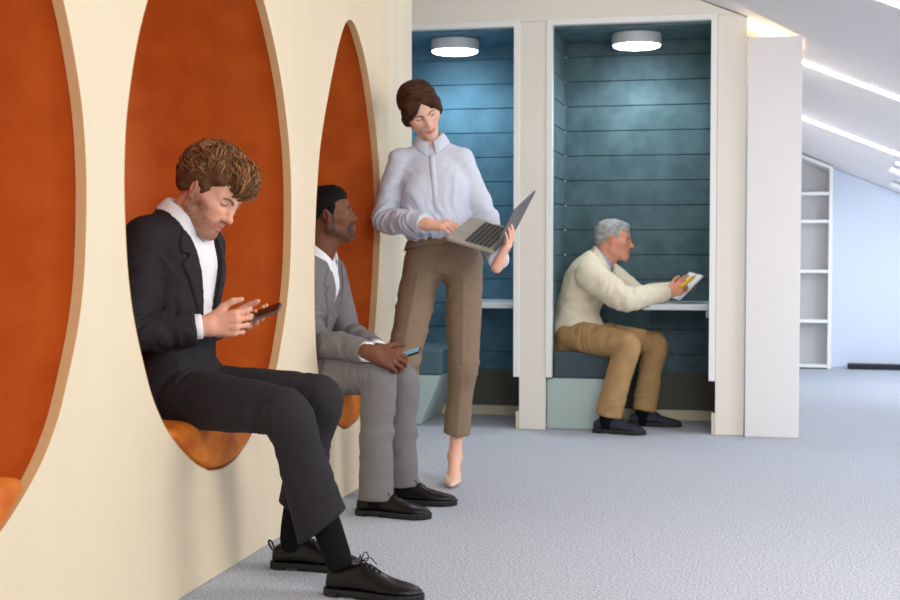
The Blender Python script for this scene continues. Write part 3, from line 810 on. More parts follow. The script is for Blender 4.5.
    sky = [(1.55, 3.0, .2, 1.3), (1.55, 3.0, 2.2, 3.3), (1.55, 3.0, 4.2, 5.3), (1.45, 3.0, 6.2, 7.3), (1.35, 2.6, 8.4, 9.4), (1.0, 2.3, 10.25, 10.85), (1.075, 2.3, 11.05, 11.6), (-.9, .5, -1.9, -.4)]
    rect = lambda x0, x1, y0, y1: [(x0, y0), (x1, y0), (x1, y1), (x0, y1)]
    st(poly_with_holes('ceiling', [(-2.6, -3.5), (3.8, -3.5), (3.8, 12.0), (-2.6, 12.0)], [rect(*s) for s in sky], .06, cpt, M['ceil']))
    glass = bpy.data.materials.new('roof_glass'); glass.use_nodes = True; nt = glass.node_tree; nt.nodes.clear()
    o = nt.nodes.new('ShaderNodeOutputMaterial'); b = nt.nodes.new('ShaderNodeBsdfTransparent'); b.inputs[0].default_value = (.96, .98, 1, 1)
    g = nt.nodes.new('ShaderNodeBsdfGlossy'); g.inputs['Roughness'].default_value = .02; mx = nt.nodes.new('ShaderNodeMixShader'); mx.inputs[0].default_value = .05
    nt.links.new(b.outputs[0], mx.inputs[1]); nt.links.new(g.outputs[0], mx.inputs[2]); nt.links.new(mx.outputs[0], o.inputs[0])
    for i, (x0, x1, y0_, y1_) in enumerate(sky):
        wf = st(poly_with_holes('window_%d' % (i + 1), rect(x0 - .03, x1 + .03, y0_ - .03, y1_ + .03), [rect(x0 + .04, x1 - .04, y0_ + .04, y1_ - .04)], .04, lambda a, b, t: Vector((a, b, zc(a, b) + .03 + .055 + t)), M['white']))
        poly_with_holes('pane', rect(x0 + .03, x1 - .03, y0_ + .03, y1_ - .03), [], .006, lambda a, b, t: Vector((a, b, zc(a, b) + .085 + t)), glass, wf)
    for k, (px, py, x1) in enumerate(((803, 62, 1.4), (803, 117.5, 1.25), (893, 2, 1.45))):
        a = on_ceiling(px, py); y = a[1]; xa = -1.4 if k == 2 else .0; x1 = max(x1, 1.3)
        m = MB(); w = .018
        m.hexa([(xa, y - w, zc(xa, y) - .012), (x1, y - w, zc(x1, y) - .012), (x1, y + w, zc(x1, y) - .012), (xa, y + w, zc(xa, y) - .012), (xa, y - w, zc(xa, y) - .002), (x1, y - w, zc(x1, y) - .002), (x1, y + w, zc(x1, y) - .002), (xa, y + w, zc(xa, y) - .002)])
        o = m.build('light_strip', M['led']); tag(o, ['bright light strip on the sloped ceiling, middle one of the three', 'bright light strip on the sloped ceiling, the one lowest in the photo', 'light strip on the sloped ceiling cut off by the top right corner of the photo'][k], 'light strip', 'light strips on the sloped ceiling')
    m = MB(); m.box(3.62, 3.7, -3.4, 11.74, .0, .55); st(m.build('wall_right', M['white']))
    m = MB(); m.hexa([(-2.5, 11.75, .001), (3.75, 11.75, .001), (3.75, 11.85, .001), (-2.5, 11.85, .001), (-2.5, 11.75, zc(-2.5, 11.75) - .004), (3.75, 11.75, zc(3.75, 11.75) - .004), (3.75, 11.85, zc(3.75, 11.85) - .004), (-2.5, 11.85, zc(-2.5, 11.85) - .004)])
    st(m.build('wall_far', M['farwall']))
    # bookcase under the slope
    r = empty('bookcase', (.4, 11.65, 0), 'empty white built-in bookcase with slanted top beside the pale blue far wall', 'bookcase')
    xa, xb, ya, yb = .24, .640, 11.60, 11.74
    zt = lambda x: zc(x, ya) - .012
    m = MB(); m.hexa([(xb - .03, ya, .002), (xb, ya, .002), (xb, yb, .002), (xb - .03, yb, .002), (xb - .03, ya, zt(xb - .03)), (xb, ya, zt(xb)), (xb, yb, zt(xb) - .011), (xb - .03, yb, zt(xb - .03) - .011)]); m.build('side_panel', M['white'], r)
    m = MB(); m.hexa([(xa, ya, .002), (xa + .03, ya, .002), (xa + .03, yb, .002), (xa, yb, .002), (xa, ya, zt(xa)), (xa + .03, ya, zt(xa + .03)), (xa + .03, yb, zt(xa + .03) - .011), (xa, yb, zt(xa) - .011)]); m.build('side_panel', M['white'], r)
    m = MB(); m.hexa([(xa + .031, ya, zt(xa + .03) - .03), (xb - .031, ya, zt(xb - .03) - .03), (xb - .031, yb, zt(xb - .03) - .041), (xa + .031, yb, zt(xa + .03) - .041), (xa + .031, ya, zt(xa + .03)), (xb - .031, ya, zt(xb - .03)), (xb - .031, yb, zt(xb - .03) - .011), (xa + .031, yb, zt(xa + .03) - .011)]); m.build('top_panel', M['white'], r)
    for z in (.012, .385, .800, 1.215, 1.445):
        m = MB(); m.box(xa + .031, xb - .031, ya + .004, yb - .012, z, z + .026); m.build('shelf', M['white'], r)
    m = MB(); m.hexa([(xa + .031, yb - .011, .04), (xb - .031, yb - .011, .04), (xb - .031, yb, .04), (xa + .031, yb, .04), (xa + .031, yb - .011, zt(xa) - .06), (xb - .031, yb - .011, zt(xb) - .055), (xb - .031, yb, zt(xb) - .055), (xa + .031, yb, zt(xa) - .06)]); m.build('back_panel', M['shelfback'], r)
    m = MB(); m.box(.775, 2.6, 11.62, 11.70, .004, .048)
    o = m.build('low_rail', M['black'], bevel=.006); tag(o, 'long low black bar on the floor at the foot of the far wall', 'heater')

room()
# ------------------------------------------------------------------ people materials
M['skin'] = mat('skin', (220, 170, 145), .5, attr='Col', sss=.12, bump=.08, bscale=700, bdist=.0004, spec=.25)
M['hair'] = hair_material('hair', (80, 50, 30))
M['suit_black'] = mat('black_wool', (46, 43, 46), .8, rgb2=(38, 36, 39), nscale=300, bump=.3, bscale=900, bdist=.0005, sheen=.12, spec=.2)
M['suit_grey'] = mat('grey_wool', (128, 124, 124), .8, rgb2=(108, 105, 106), nscale=420, ndetail=2, bump=.3, bscale=900, bdist=.0005, sheen=.15, spec=.2)
M['shirt'] = mat('white_cotton', (238, 238, 242), .75, bump=.1, bscale=800, bdist=.0003, spec=.25)
M['blouse'] = mat('pale_blouse', (206, 214, 230), .7, bump=.12, bscale=600, bdist=.0004, spec=.25, sheen=.1)
M['leather'] = mat('black_leather', (11, 10, 10), .30, bump=.15, bscale=220, bdist=.0006, spec=.32)
M['rubber'] = mat('black_sole', (16, 15, 15), .6)
M['lace'] = mat('black_lace', (20, 18, 18), .8)
M['sock'] = mat('black_sock', (17, 17, 20), .9, bump=.3, bscale=900, spec=.15)
M['khaki'] = mat('taupe_wool', (140, 119, 98), .8, rgb2=(126, 106, 86), nscale=300, bump=.3, bscale=800, bdist=.0005, spec=.2, sheen=.1)
M['chino'] = mat('tan_chino', (176, 140, 96), .8, rgb2=(160, 126, 84), nscale=14, bump=.2, bscale=700, spec=.2)
M['fleece'] = mat('cream_knit', (224, 212, 188), .9, bump=.5, bscale=260, bdist=.0015, spec=.15, sheen=.2)
M['bluecot'] = mat('light_blue_cotton', (150, 176, 208), .7, spec=.2)
M['navyshoe'] = mat('navy_suede', (46, 48, 62), .7, bump=.2, bscale=300, spec=.25)
M['navysole'] = mat('dark_sole', (38, 36, 38), .7)
M['nude'] = mat('nude_patent', (232, 196, 168), .25, spec=.6, coat=.4)
M['phone'] = mat('dark_phone', (20, 20, 24), .25, spec=.6)
M['phone_rim'] = mat('phone_rim', (120, 118, 120), .3, metal=.8)
M['screen_dark'] = mat('screen_dark', (14, 15, 18), .12, spec=.6)
M['screen_lit'] = mat('screen_lit', (90, 130, 150), .2, emit=(90, 150, 175), estr=.35)
M['alu'] = mat('silver_metal', (170, 162, 150), .38, metal=.5)
M['lid'] = mat('laptop_lid', (104, 106, 116), .4, metal=.4)
M['alu_dark'] = mat('screen_bezel', (62, 64, 68), .3, spec=.5)
M['keys'] = mat('black_keys', (34, 32, 30), .5)
M['paper'] = mat('white_paper', (238, 238, 236), .7)
M['yellow'] = mat('yellow_paint', (226, 178, 40), .5)
M['horn'] = mat('dark_button', (30, 28, 28), .4)
M['watch'] = mat('watch_steel', (180, 178, 172), .25, metal=.9)

UP = V3(0, 0, 1)
def cloth(lo, hi, h, prims, name, m, parent, disp=None, cuts=(), it=2, wv=0.5, ret=False):
    F = Field(lo, hi, h)
    for p in prims: F.add(p[0], p[1], p[2] if len(p) > 2 else 'u')
    for c in cuts: F.every(c)
    o = mesh_of(F, name, m, parent, disp, it=it, wv=wv)
    return (o, F) if ret else o
def bounds(*pts, pad=.15):
    a = np.array(pts); return a.min(0) - pad, a.max(0) + pad

def body_field(J, H, hands, hc=.010, hh=.0022, hn=.0024):
    lo, hi = bounds(*[J[k] for k in J if k != 'head'], H.c, pad=.13)
    hi = np.maximum(hi, H.c + .14); fine = [(H.c - .135, H.c + .135, hh)]
    for q in hands: fine.append((np.min(q, 0) - .028, np.max(q, 0) + .028, hn))
    return Field(lo, hi, hc, fine)

def skin_under(F, J, b, st, shr=-.030):
    F.add(trunk(b, st, infl=shr, h0=-.1, h1=.475), .02)
    for s in 'RL':
        F.add(rc(b.at(0, .46, -b.hunch * .3), J['sh' + s], .035, .035), .03)
        arm_skin(F, J['sh' + s], J['el' + s], J['wr' + s], (.036, .030, .024))
        F.add(rc(J['hip' + s], J['kn' + s], .06, .043), .02); F.add(rc(J['kn' + s], J['an' + s], .042, .030), .02)

def strap_ring(m, c, ax, r, w, n=26, th=.002):
    ax = nrm(ax); a = nrm(np.cross(ax, V3(.2, .1, 1))); b = np.cross(ax, a); R = []
    for (z, rr) in ((-w / 2, r), (-w / 2, r + th), (w / 2, r + th), (w / 2, r), (-w / 2, r)):
        R.append([c + ax * z + rr * (math.cos(t) * a + math.sin(t) * b) for t in np.linspace(0, 2 * math.pi, n, endpoint=False)])
    m.rings(R, caps=False)

def lapel(Ft, b, poly, out, name, m, parent, lo, hi, h=.0035, thick=.0045, rear=False):
    """cloth laid on the trunk: poly in (side, height) seen from the front"""
    F = Field(lo, hi, h)
    for p in Ft: F.add(p[0], p[1])
    base = F.F.copy(); F.F = base - out
    fn = poly2([(s, hh * b.T) for s, hh in poly], b.o, b.lat, b.up)
    F.every(fn); F.every(half(b.o, -b.fwd) if not rear else half(b.o, b.fwd))
    F.F = np.maximum(F.F, -(base - out + thick * 2.2))
    return mesh_of(F, name, m, parent, it=1, wv=.3)

# ================================================================== man in the black suit
def man_black():
    J = dict(hipR=P(170, 395, 4.15), hipL=P(180, 393, 4.35), knR=P(284, 412, 3.92), knL=P(320, 396, 4.22), anR=P(338, 556, 4.0), anL=P(291, 540, 4.33),
             shR=P(146, 240, 4.16), shL=P(203, 246, 4.39), elR=P(132, 333, 4.05), elL=P(192, 330, 4.50), wrR=P(206, 326, 4.10), wrL=P(222, 325, 4.29), neck=P(181, 216, 4.26), head=P(207, 197, 4.235))
    b = trunk_frame(J)
    H = Frame(J['head'], D3(.72, -.62, .38), D3(.60, .78, .10), 1.04)
    me = empty('person', V3(J['hipR'][0], (J['hipR'][1] + J['hipL'][1]) / 2, 0), 'bearded man in a black suit sitting in an alcove, looking down at his phone', 'person')
    hR = (J['wrR'], D3(.96, .10, -.05), D3(.10, -.10, 1.0)); hL = (J['wrL'], D3(.95, .02, .25), D3(.10, -.75, -.60))
    F = body_field(J, H, [[J['wrR'], J['wrR'] + .17 * nrm(hR[1]), J['wrL'], J['wrL'] + .17 * nrm(hL[1])]])
    skin_under(F, J, b, MALE)
    head(F, H, jaw=1.0, nose=1.02)
    F.add(rc(J['neck'] - b.up * .03, H.w((0, -.022, -.035)), .058, .054), .02); F.add(rc(J['neck'] + b.fwd * .02, H.w((0, .02, -.060)), .045, .040), .02)
    hand(F, *hR, 'R', .98, [(32, 42, 25, 5), (38, 46, 28, 1), (42, 50, 28, -3), (46, 52, 28, -9)], [(.75, .60, -.10), (.92, .42, .02), (.99, .10, -.10)])
    hand(F, *hL, 'L', .98, [(18, 30, 22, 4), (24, 34, 22, 0), (28, 38, 22, -4), (30, 40, 22, -9)], [(.72, .66, -.20), (.90, .42, -.25), (.95, .2, -.3)])
    skin, dark = (222, 168, 142), (92, 58, 38)
    body = mesh_of(F, 'body', M['skin'], me, it=1, wv=.35, color=head_colors(H, skin, (196, 118, 108), (84, 54, 34), beard=(104, 60, 38), beard_amt=.72, eyes_open=.12))
    # hair: base mass and curly strands
    base = [(H.ell((0, -.024, .068), (.082, .102, .090)), 0), (H.ell((0, .045, .112), (.058, .056, .034)), .03), (H.ell((.0, .086, .110), (.040, .026, .016)), .025),
            (H.ell((0, -.086, .020), (.060, .036, .062)), .02)]
    for s in (-1, 1): base += [(H.ell((s * .068, -.020, .060), (.020, .052, .034)), .02), (H.rc((s * .072, .026, .030), (s * .073, .020, .004), .008, .005), .012), (H.rc((s * .078, .014, .040), (s * .078, -.032, .034), .012, .012), .012), (H.ell((s * .068, .040, .080), (.016, .030, .024)), .015), (H.ell((s * .066, -.050, .02), (.018, .030, .045)), .02)]
    base += [(H.ell((0, .094, .030), (.060, .044, .052)), .010, 's'), (H.ell((0, .065, -.045), (.085, .060, .060)), .012, 's')]
    for s in (-1, 1): base.append((H.ell((s * .088, -.004, -.012), (.020, .015, .022)), .006, 's'))
    lo, hi = H.c - .19, H.c + .19
    def hd(V, N): return .004 * vnoise(V * 38, 4) + .003 * vnoise(V * 80, 5)
    hb = np.array(lin((98, 68, 46)))
    hair = cloth(lo, hi, .004, base, 'hair', M['hair'], me, disp=hd)
    rs = random.Random(5); m = MB(); cols = []
    def shade(r):
        t = r.random() ** 1.5; return list(np.array(lin((98, 66, 44))) * (1 - t) + np.array(lin((160, 116, 78))) * t)
    roots = []
    while len(roots) < 1700:
        d = nrm(V3(rs.gauss(0, 1), rs.gauss(0, 1), rs.gauss(.45, 1)))
        if d[2] < -.5 or (d[1] > .30 and d[2] < .62) or (d[2] < .12 and d[1] > -.22 and not (abs(d[0]) > .62 and d[2] > -.08 and d[1] < .28)): continue
        roots.append(d)
    def flow(d):
        if abs(d[0]) > .62 and d[2] < .62: return np.array([0, -.75 + rs.uniform(-.2, .2), -.30 + rs.uniform(-.2, .2)])
        a = np.array([d[0] * 1.1, .75, -.2]) if d[1] > -.35 else np.array([d[0] * .5, -.2, -.9])
        q = V3(vnoise(np.array([d * 3.1]), 5)[0], vnoise(np.array([d * 3.1]), 6)[0], vnoise(np.array([d * 3.1]), 7)[0])
        return a + .55 * q + np.array([rs.uniform(-.16, .16) for _ in range(3)])
    locks(m, cols, H, roots, flow, n=12, length=.060, rad=.0023, curl=.0065, lift=.012, shade=shade, rs=rs, turns=1.1, cen=(0, -.022, .060), rr=(.080, .100, .096))
    fr = [nrm(V3(rs.uniform(-.60, .60), rs.uniform(.30, .80), rs.uniform(.60, 1.0))) for _ in range(430)]
    locks(m, cols, H, fr, lambda d: np.array([d[0] * .5 + rs.uniform(-.3, .3), 1.2, -.1]), n=12, length=.060, rad=.0024, curl=.0080, lift=.034, shade=shade, rs=rs, turns=1.2, cen=(0, -.018, .055), rr=(.078, .098, .090))
    o = m.build('hair_curls', M['hair'], hair, smooth=True); paint(o.data, cols); o['kind'] = 'stuff'
    paint(hair.data, np.tile(hb, (len(hair.data.vertices), 1)))
    # trousers
    d_leg = lambda hip, kn: nrm(kn - hip)
    side = b.lat
    legs = [(trouser_leg(J['hipR'], J['knR'], J['anR'] , side, (.094, .088, .074, .070, .078), hem=.095, flare=D3(-.012, .0, 0), hn=D3(.62, -.78, 0)), .03), (trouser_leg(J['hipL'], J['knL'], J['anL'], side, (.094, .088, .072, .064, .068), hem=.120, flare=D3(.01, 0, 0)), .03)]
    hc = (J['hipR'] + J['hipL']) / 2
    pel = trunk(b, MALE, infl=.004, h0=-.10, h1=.17)
    lo, hi = bounds(J['hipR'], J['hipL'], J['knR'], J['knL'], J['anR'], J['anL'], b.at(0, .15, 0), pad=.14)
    it = []
    for s in 'RL':
        a, k, n = J['hip' + s], J['kn' + s], J['an' + s]
        it += [(k - .05 * nrm(k - a) - .03 * UP, nrm(k - a) + .4 * nrm(n - k), .10, .0035, 32), (lerp(a, k, .12) + UP * .05, nrm(k - a), .11, .0045, 26), (lerp(k, n, .45), nrm(n - k), .12, .002, 16)]
    cloth(lo, hi, .0065, [(pel, .03)] + legs, 'trousers', M['suit_black'], me, disp=folds(it, .0015, 3))
    for s in 'RL':
        k, n = J['kn' + s], J['an' + s]; d = nrm(n - k)
        tgt = n + UP * -.03
        m = MB(); m.tube([lerp(k, n, .55), lerp(k, n, .8), n, n - UP * .045 + D3(.01, 0, 0)], [.050, .045, .040, .042], 18); m.build('sock', M['sock'], me, smooth=True, subsurf=1)
    g = lambda px, py: (lambda d: CP + d * (-CZ / d[2]))(CF + (px - 450) / FPX * CR - (py - 300) / FPX * CU)
    fR = nrm(V3(1, 0, 0) * .9 + D3(.3, 0, .18)); fR[2] = 0
    aR = J['anR'].copy(); aR[2] = 0; shoe(me, aR - nrm(fR) * .040, fR, .305, M['leather'], M['rubber'], M['lace'], hs=1.08)
    fL = V3(1, .05, 0); aL = J['anL'].copy(); aL[2] = 0; shoe(me, aL - nrm(fL) * .065, fL, .300, M['leather'], M['rubber'], M['lace'], hs=1.08, tab=True)
    # shirt
    nb = J['neck']
    shirt_p = [(trunk(b, MALE, infl=-.008, h0=-.02, h1=.53, ws=.95, ds=.88), 0)] + [(q, .03) for q in shoulders(b, .048, .058)]
    lo, hi = bounds(J['hipR'], J['hipL'], J['shR'], J['shL'], nb, pad=.13)
    cloth(lo, hi, .006, shirt_p, 'shirt', M['shirt'], me, disp=folds([(b.at(0, .12, .1), b.up, .16, .004, 22), (b.at(-.03, .3, .1), b.lat + .3 * b.up, .2, .003, 14)], .0022, 6), cuts=[half(nb + b.up * .012 + b.fwd * .02, b.up * .8 + b.fwd * .5)])
    collar(me, nb - b.up * .005 + b.fwd * .012, b.up * .86 + b.fwd * .34, b.fwd, .064, .064, .040, M['shirt'], open_=.42, leaf=.044, point=.088, flare=.030, drop=.030)
    # jacket
    jk = [(trunk(b, MALE, infl=.006, h0=-.10, h1=.53, ws=.95, ds=.88), 0)] + [(q, .03) for q in shoulders(b, .060, .062)]
    sl = [(sleeve(J['shR'], J['elR'], J['wrR'], (.074, .064, .060, .053, .043), ext=-.035), .02), (sleeve(J['shL'], J['elL'], J['wrL'], (.072, .062, .058, .052, .043), ext=-.05), .02)]
    skirt = [(loft([(b.at(-.13, .05, .02), b.lat, .05, .09), (b.at(-.130, -.05, .05), b.lat, .050, .10)], 4), .03),
             (loft([(b.at(.12, .05, .02), b.lat, .05, .09), (b.at(.125, -.02, .09), b.lat, .040, .09)], 4), .03)]
    gap = [(0.020, -.30), (.105, -.30), (.090, -.05), (.070, .08), (.056, .20), (.062, .30), (.074, .42), (.074, .50), (.080, .60)]
    gap = [(0, 0), (.060, -.30), (.050, -.05), (.038, .08), (.030, .20), (.034, .30), (.046, .42), (.052, .50), (.06, .60)]
    gapr = [(.105, -.30), (.090, -.05), (.066, .08), (.052, .20), (.060, .30), (.080, .42), (.088, .50), (.09, .60)]
    gp = [(-s, h) for s, h in gapr] + [(s, h) for s, h in reversed(gap[1:])]
    cutp = poly2([(s, h * b.T) for s, h in gp], b.o, b.lat, b.up)
    lo, hi = bounds(J['hipR'], J['hipL'], J['shR'], J['shL'], nb, J['elR'], J['elL'], J['wrR'], J['wrL'], b.at(0, -.15, 0), pad=.12)
    Fj = Field(lo, hi, .0055)
    for p in jk + skirt: Fj.add(*p)
    Fj.every(fmax(cutp, half(b.o + b.fwd * .01, -b.fwd)), 's')
    Fj.every(half(nb + b.up * .004, b.up * .9 + b.fwd * .35))
    for p in sl: Fj.add(*p)
    dR, dL = nrm(J['elR'] - J['shR']), nrm(J['wrR'] - J['elR'])
    mesh_of(Fj, 'jacket', M['suit_black'], me, disp=folds([(J['elR'] + D3(.01, 0, .03), dR + dL * .6, .13, .0045, 24), (lerp(J['shR'], J['elR'], .5), dR, .14, .0028, 15), (lerp(J['elR'], J['wrR'], .6), dL, .12, .003, 22),
                                                   (b.at(-.1, .12, .1), b.up + .3 * b.fwd, .15, .004, 14), (J['shR'] + b.fwd * .05 - UP * .07, b.up + b.lat, .09, .003, 20)], .0022, 11))
    for sg in (-1, 1):
        o_ = 0.0 if sg < 0 else -.034
        lp = [(sg * (q + o_), h_) for q, h_ in ((.051, .17), (.060, .30), (.080, .42), (.088, .50), (.098, .515), (.122, .475), (.130, .44), (.106, .435), (.134, .405), (.116, .36), (.076, .25))]
        lapel(jk, b, lp, .0075, 'lapel', M['suit_black'], me, lo, hi, thick=.004)
    R0 = []                                                 # jacket collar round the neck
    collar(me, nb - b.up * .012 + b.fwd * .000, b.up * .9 + b.fwd * .25, b.fwd, .072, .066, .024, M['suit_black'], open_=.95, leaf=.032, point=.045, flare=.020, drop=.030, name='jacket_collar')
    for s, hh in (('R', hR), ('L', hL)):
        d = nrm(J['wr' + s] - J['el' + s]); c = J['wr' + s] - d * .030
        m = MB(); m.tube([c - d * .02, c + d * .010, c + d * .018, c + d * .019], [.040, .0385, .0375, .030], 24); m.build('shirt_cuff', M['shirt'], me, smooth=True)
    for hgt, s_ in ((.12, -.075), (.005, -.105)):
        m = MB(); p = surf_y(Fj, b.at(s_, hgt, .04), b.fwd, 0, .2); button(m, p, b.fwd, .008); m.build('button', M['horn'], me)
    pl = MB(); 
    a0, a1 = b.at(-.085, .015, 0), b.at(-.150, .0, 0); R = []
    for t in np.linspace(0, 1, 8):
        q = lerp(a0, a1, t); dirv = nrm(b.fwd * (1 - .75 * t) - b.lat * (.35 + .8 * t)); p = surf_y(Fj, q + dirv * .0, dirv, 0, .25)
        R.append([p + dirv * .001, p + dirv * .006 , p + dirv * .006 - b.up * .045, p + dirv * .001 - b.up * .046])
    pl.rings(R); pl.build('pocket_flap', M['suit_black'], me, smooth=False, bevel=.002)
    # phone held in both hands
    c = P(259, 314.5, 4.18); ax = nrm(D3(.93, .33, .10)); up = nrm(D3(-.36, .86, .30)); up = nrm(up - ax * np.dot(up, ax)); wy = np.cross(up, ax)
    r = empty('smartphone', c, "black smartphone in the bearded man's hands", 'phone')
    m = MB(); m.rslab(c, ax, wy, up, .073, .036, .0042, .009); m.build('phone_body', M['phone_rim'], r, smooth=False)
    m = MB(); m.rslab(c + up * .0046, ax, wy, up, .070, .0335, .0006, .007); m.build('screen', M['screen_dark'], r, smooth=False)

# ================================================================== man in the grey suit
def man_grey():
    J = dict(hipR=P(293, 374, 5.37), hipL=P(304, 372, 5.57), knR=P(377, 374, 5.17), knL=P(401, 378, 5.36), anR=P(377, 494, 5.17), anL=P(403, 483, 5.40),
             shR=P(303, 272, 5.27), shL=P(330, 274, 5.54), elR=V3(-1.700, 5.04, .665), elL=P(348, 335, 5.58), wrR=P(372, 353, 5.10), wrL=P(380, 351, 5.34), neck=P(319, 252, 5.37), head=P(328, 219, 5.36))
    b = trunk_frame(J); b.hunch = .03
    H = Frame(J['head'], D3(.98, .09, -.08), D3(-.09, .99, 0), .97)
    me = empty('person', V3(J['hipR'][0], (J['hipR'][1] + J['hipL'][1]) / 2, 0), 'man in a light grey suit sitting and looking up at the standing woman', 'person')
    hR = (J['wrR'], D3(.90, -.25, .0), D3(.25, .35, .9)); hL = (J['wrL'], D3(.88, -.18, .42), D3(.0, .55, -.6))
    F = body_field(J, H, [[J['wrR'], J['wrR'] + .17 * nrm(hR[1]), J['wrL'], J['wrL'] + .17 * nrm(hL[1])]], hn=.0027, hh=.0025)
    skin_under(F, J, b, MALE)
    head(F, H, jaw=1.02, nose=.985)
    F.add(H.rc((-.012, .101, -.0385), (.012, .101, -.0385), .0065), .006); F.add(H.rc((-.012, .099, -.051), (.012, .099, -.051), .0070), .006)
    F.add(rc(J['neck'] - b.up * .04, H.w((0, -.026, -.035)), .060, .056), .02); F.add(rc(J['neck'] + b.fwd * .01, H.w((0, .02, -.060)), .048, .040), .02)
    hand(F, *hR, 'R', .96, [(30, 45, 25, 4), (34, 48, 28, 0), (38, 50, 28, -3), (42, 52, 28, -8)], [(.70, .66, -.10), (.88, .46, -.05), (.96, .25, -.10)])
    hand(F, *hL, 'L', .96, [(25, 40, 25, 4), (30, 44, 25, 0), (34, 46, 25, -4), (36, 48, 25, -9)], [(.62, .75, -.20), (.82, .55, -.15), (.90, .40, -.15)])
    def ex(V, L, C, mix, sm):
        x, y, z = np.abs(L[:, 0]), L[:, 1], L[:, 2]; bk = lin((22, 17, 15)); inh = np.linalg.norm(L, axis=1) < .17
        g = sm(np.abs(np.sqrt((x / 1.1) ** 2 + (z + .048) ** 2) - .030) - .009, .010) * (y > .065) * (z < -.022)
        jawl = sm(np.maximum(np.abs(z + .068 + (y - .05) * .2) - .016, -y + .0), .012) * (x > .02)
        sb = sm(np.maximum(np.abs(y - .018) - .009, np.abs(z + .015) - .04), .010) * (x > .05)
        C = mix(C, lin((34, 21, 15)), .8 * np.clip(g + .5 * jawl + .8 * sb, 0, 1) * inh)
        # pale palms
        for W_, X_, Z_ in ((J['wrR'], nrm(hR[1]), nrm(hR[2])), (J['wrL'], nrm(hL[1]), nrm(hL[2]))):
            q = V - W_; m_ = (np.abs(q @ X_ - .09) < .12) & ((q @ Z_) < -.012) & (np.linalg.norm(q, axis=1) < .22)
            C = mix(C, lin((150, 98, 76)), .45 * m_)
        return C
    mesh_of(F, 'body', M['skin'], me, it=1, wv=.35, color=head_colors(H, (112, 70, 50), (122, 70, 62), (24, 18, 16), eyes_open=.45, iris=(30, 18, 12), extra=ex))
    base = [(H.ell((0, -.020, .054), (.080, .098, .083)), 0), (H.ell((0, .03, .088), (.062, .055, .046)), .025), (H.ell((0, -.078, .02), (.058, .030, .055)), .02)]
    for s in (-1, 1): base.append((H.rc((s * .070, .020, .04), (s * .073, .017, .0), .010, .006), .012))
    base += [(H.ell((0, .098, .012), (.066, .040, .068)), .008, 's'), (H.ell((0, .075, -.055), (.085, .072, .070)), .01, 's')]
    for s in (-1, 1): base.append((H.ell((s * .082, -.004, .000), (.016, .022, .033)), .006, 's'))
    hair = cloth(H.c - .17, H.c + .17, .0035, base, 'hair', M['hair'], me, disp=lambda V, N: .0022 * vnoise(V * 190, 4) + .0016 * vnoise(V * 90, 5), it=1, wv=.2)
    paint(hair.data, np.tile(np.array(lin((14, 11, 10))), (len(hair.data.vertices), 1)))
    side = b.lat
    legs = [(trouser_leg(J['hipR'], J['knR'], J['anR'], side, (.092, .084, .070, .064, .063), hem=-.022, flare=D3(-.004, 0, 0)), .03), (trouser_leg(J['hipL'], J['knL'], J['anL'], side, (.092, .084, .068, .060, .057), hem=-.012), .03)]
    pel = trunk(b, MALE, infl=.002, h0=-.10, h1=.17)
    lo, hi = bounds(*[J[k] for k in ('hipR', 'hipL', 'knR', 'knL', 'anR', 'anL')], b.at(0, .15, 0), pad=.13); it = []
    for s in 'RL':
        a, k, n = J['hip' + s], J['kn' + s], J['an' + s]
        it += [(k - .05 * nrm(k - a) - .03 * UP, nrm(k - a) + .4 * nrm(n - k), .10, .0035, 32), (lerp(a, k, .6) + UP * .05, nrm(k - a), .12, .003, 24), (lerp(k, n, .5), nrm(n - k) + .3 * b.fwd, .16, .003, 13)]
    cloth(lo, hi, .0065, [(pel, .03)] + legs, 'trousers', M['suit_grey'], me, disp=folds(it, .0018, 23))
    for s in 'RL':
        n = J['an' + s]; m = MB(); m.tube([n + UP * .09, n + UP * .03, n - UP * .05], [.043, .042, .042], 16); m.build('sock', M['sock'], me, smooth=True)
    fR = V3(1, -.08, 0); aR = J['anR'].copy(); aR[2] = 0; shoe(me, aR - nrm(fR) * .085, fR, .300, M['leather'], M['rubber'], M['lace'], hs=1.05)
    fL = V3(1, .12, 0); aL = J['anL'].copy(); aL[2] = 0; shoe(me, aL - nrm(fL) * .085, fL, .300, M['leather'], M['rubber'], M['lace'], hs=1.05)
    nb = J['neck']
    sp = [(trunk(b, MALE, infl=-.010, h0=-.02, h1=.53), 0)] + [(q, .03) for q in shoulders(b, .046, .058)]
    lo, hi = bounds(J['hipR'], J['hipL'], J['shR'], J['shL'], nb, pad=.13)
    cloth(lo, hi, .007, sp, 'shirt', M['shirt'], me, disp=folds([(b.at(0, .12, .1), b.up, .16, .004, 22), (b.at(-.03, .3, .1), b.lat + .3 * b.up, .2, .003, 14)], .0022, 6), cuts=[half(nb + b.up * .012 + b.fwd * .02, b.up * .8 + b.fwd * .5)])
    collar(me, nb - b.up * .004 + b.fwd * .008, b.up * .92 + b.fwd * .25, b.fwd, .066, .066, .040, M['shirt'], open_=.40, leaf=.040, point=.075, flare=.020, drop=.030)
    jk = [(trunk(b, MALE, infl=.006, h0=-.10, h1=.53), 0)] + [(q, .03) for q in shoulders(b, .058, .062)]
    sl = [(sleeve(J['shR'], J['elR'], J['wrR'], (.070, .062, .058, .050, .043), ext=-.035), .02), (sleeve(J['shL'], J['elL'], J['wrL'], (.068, .060, .056, .050, .043), ext=-.04), .02)]
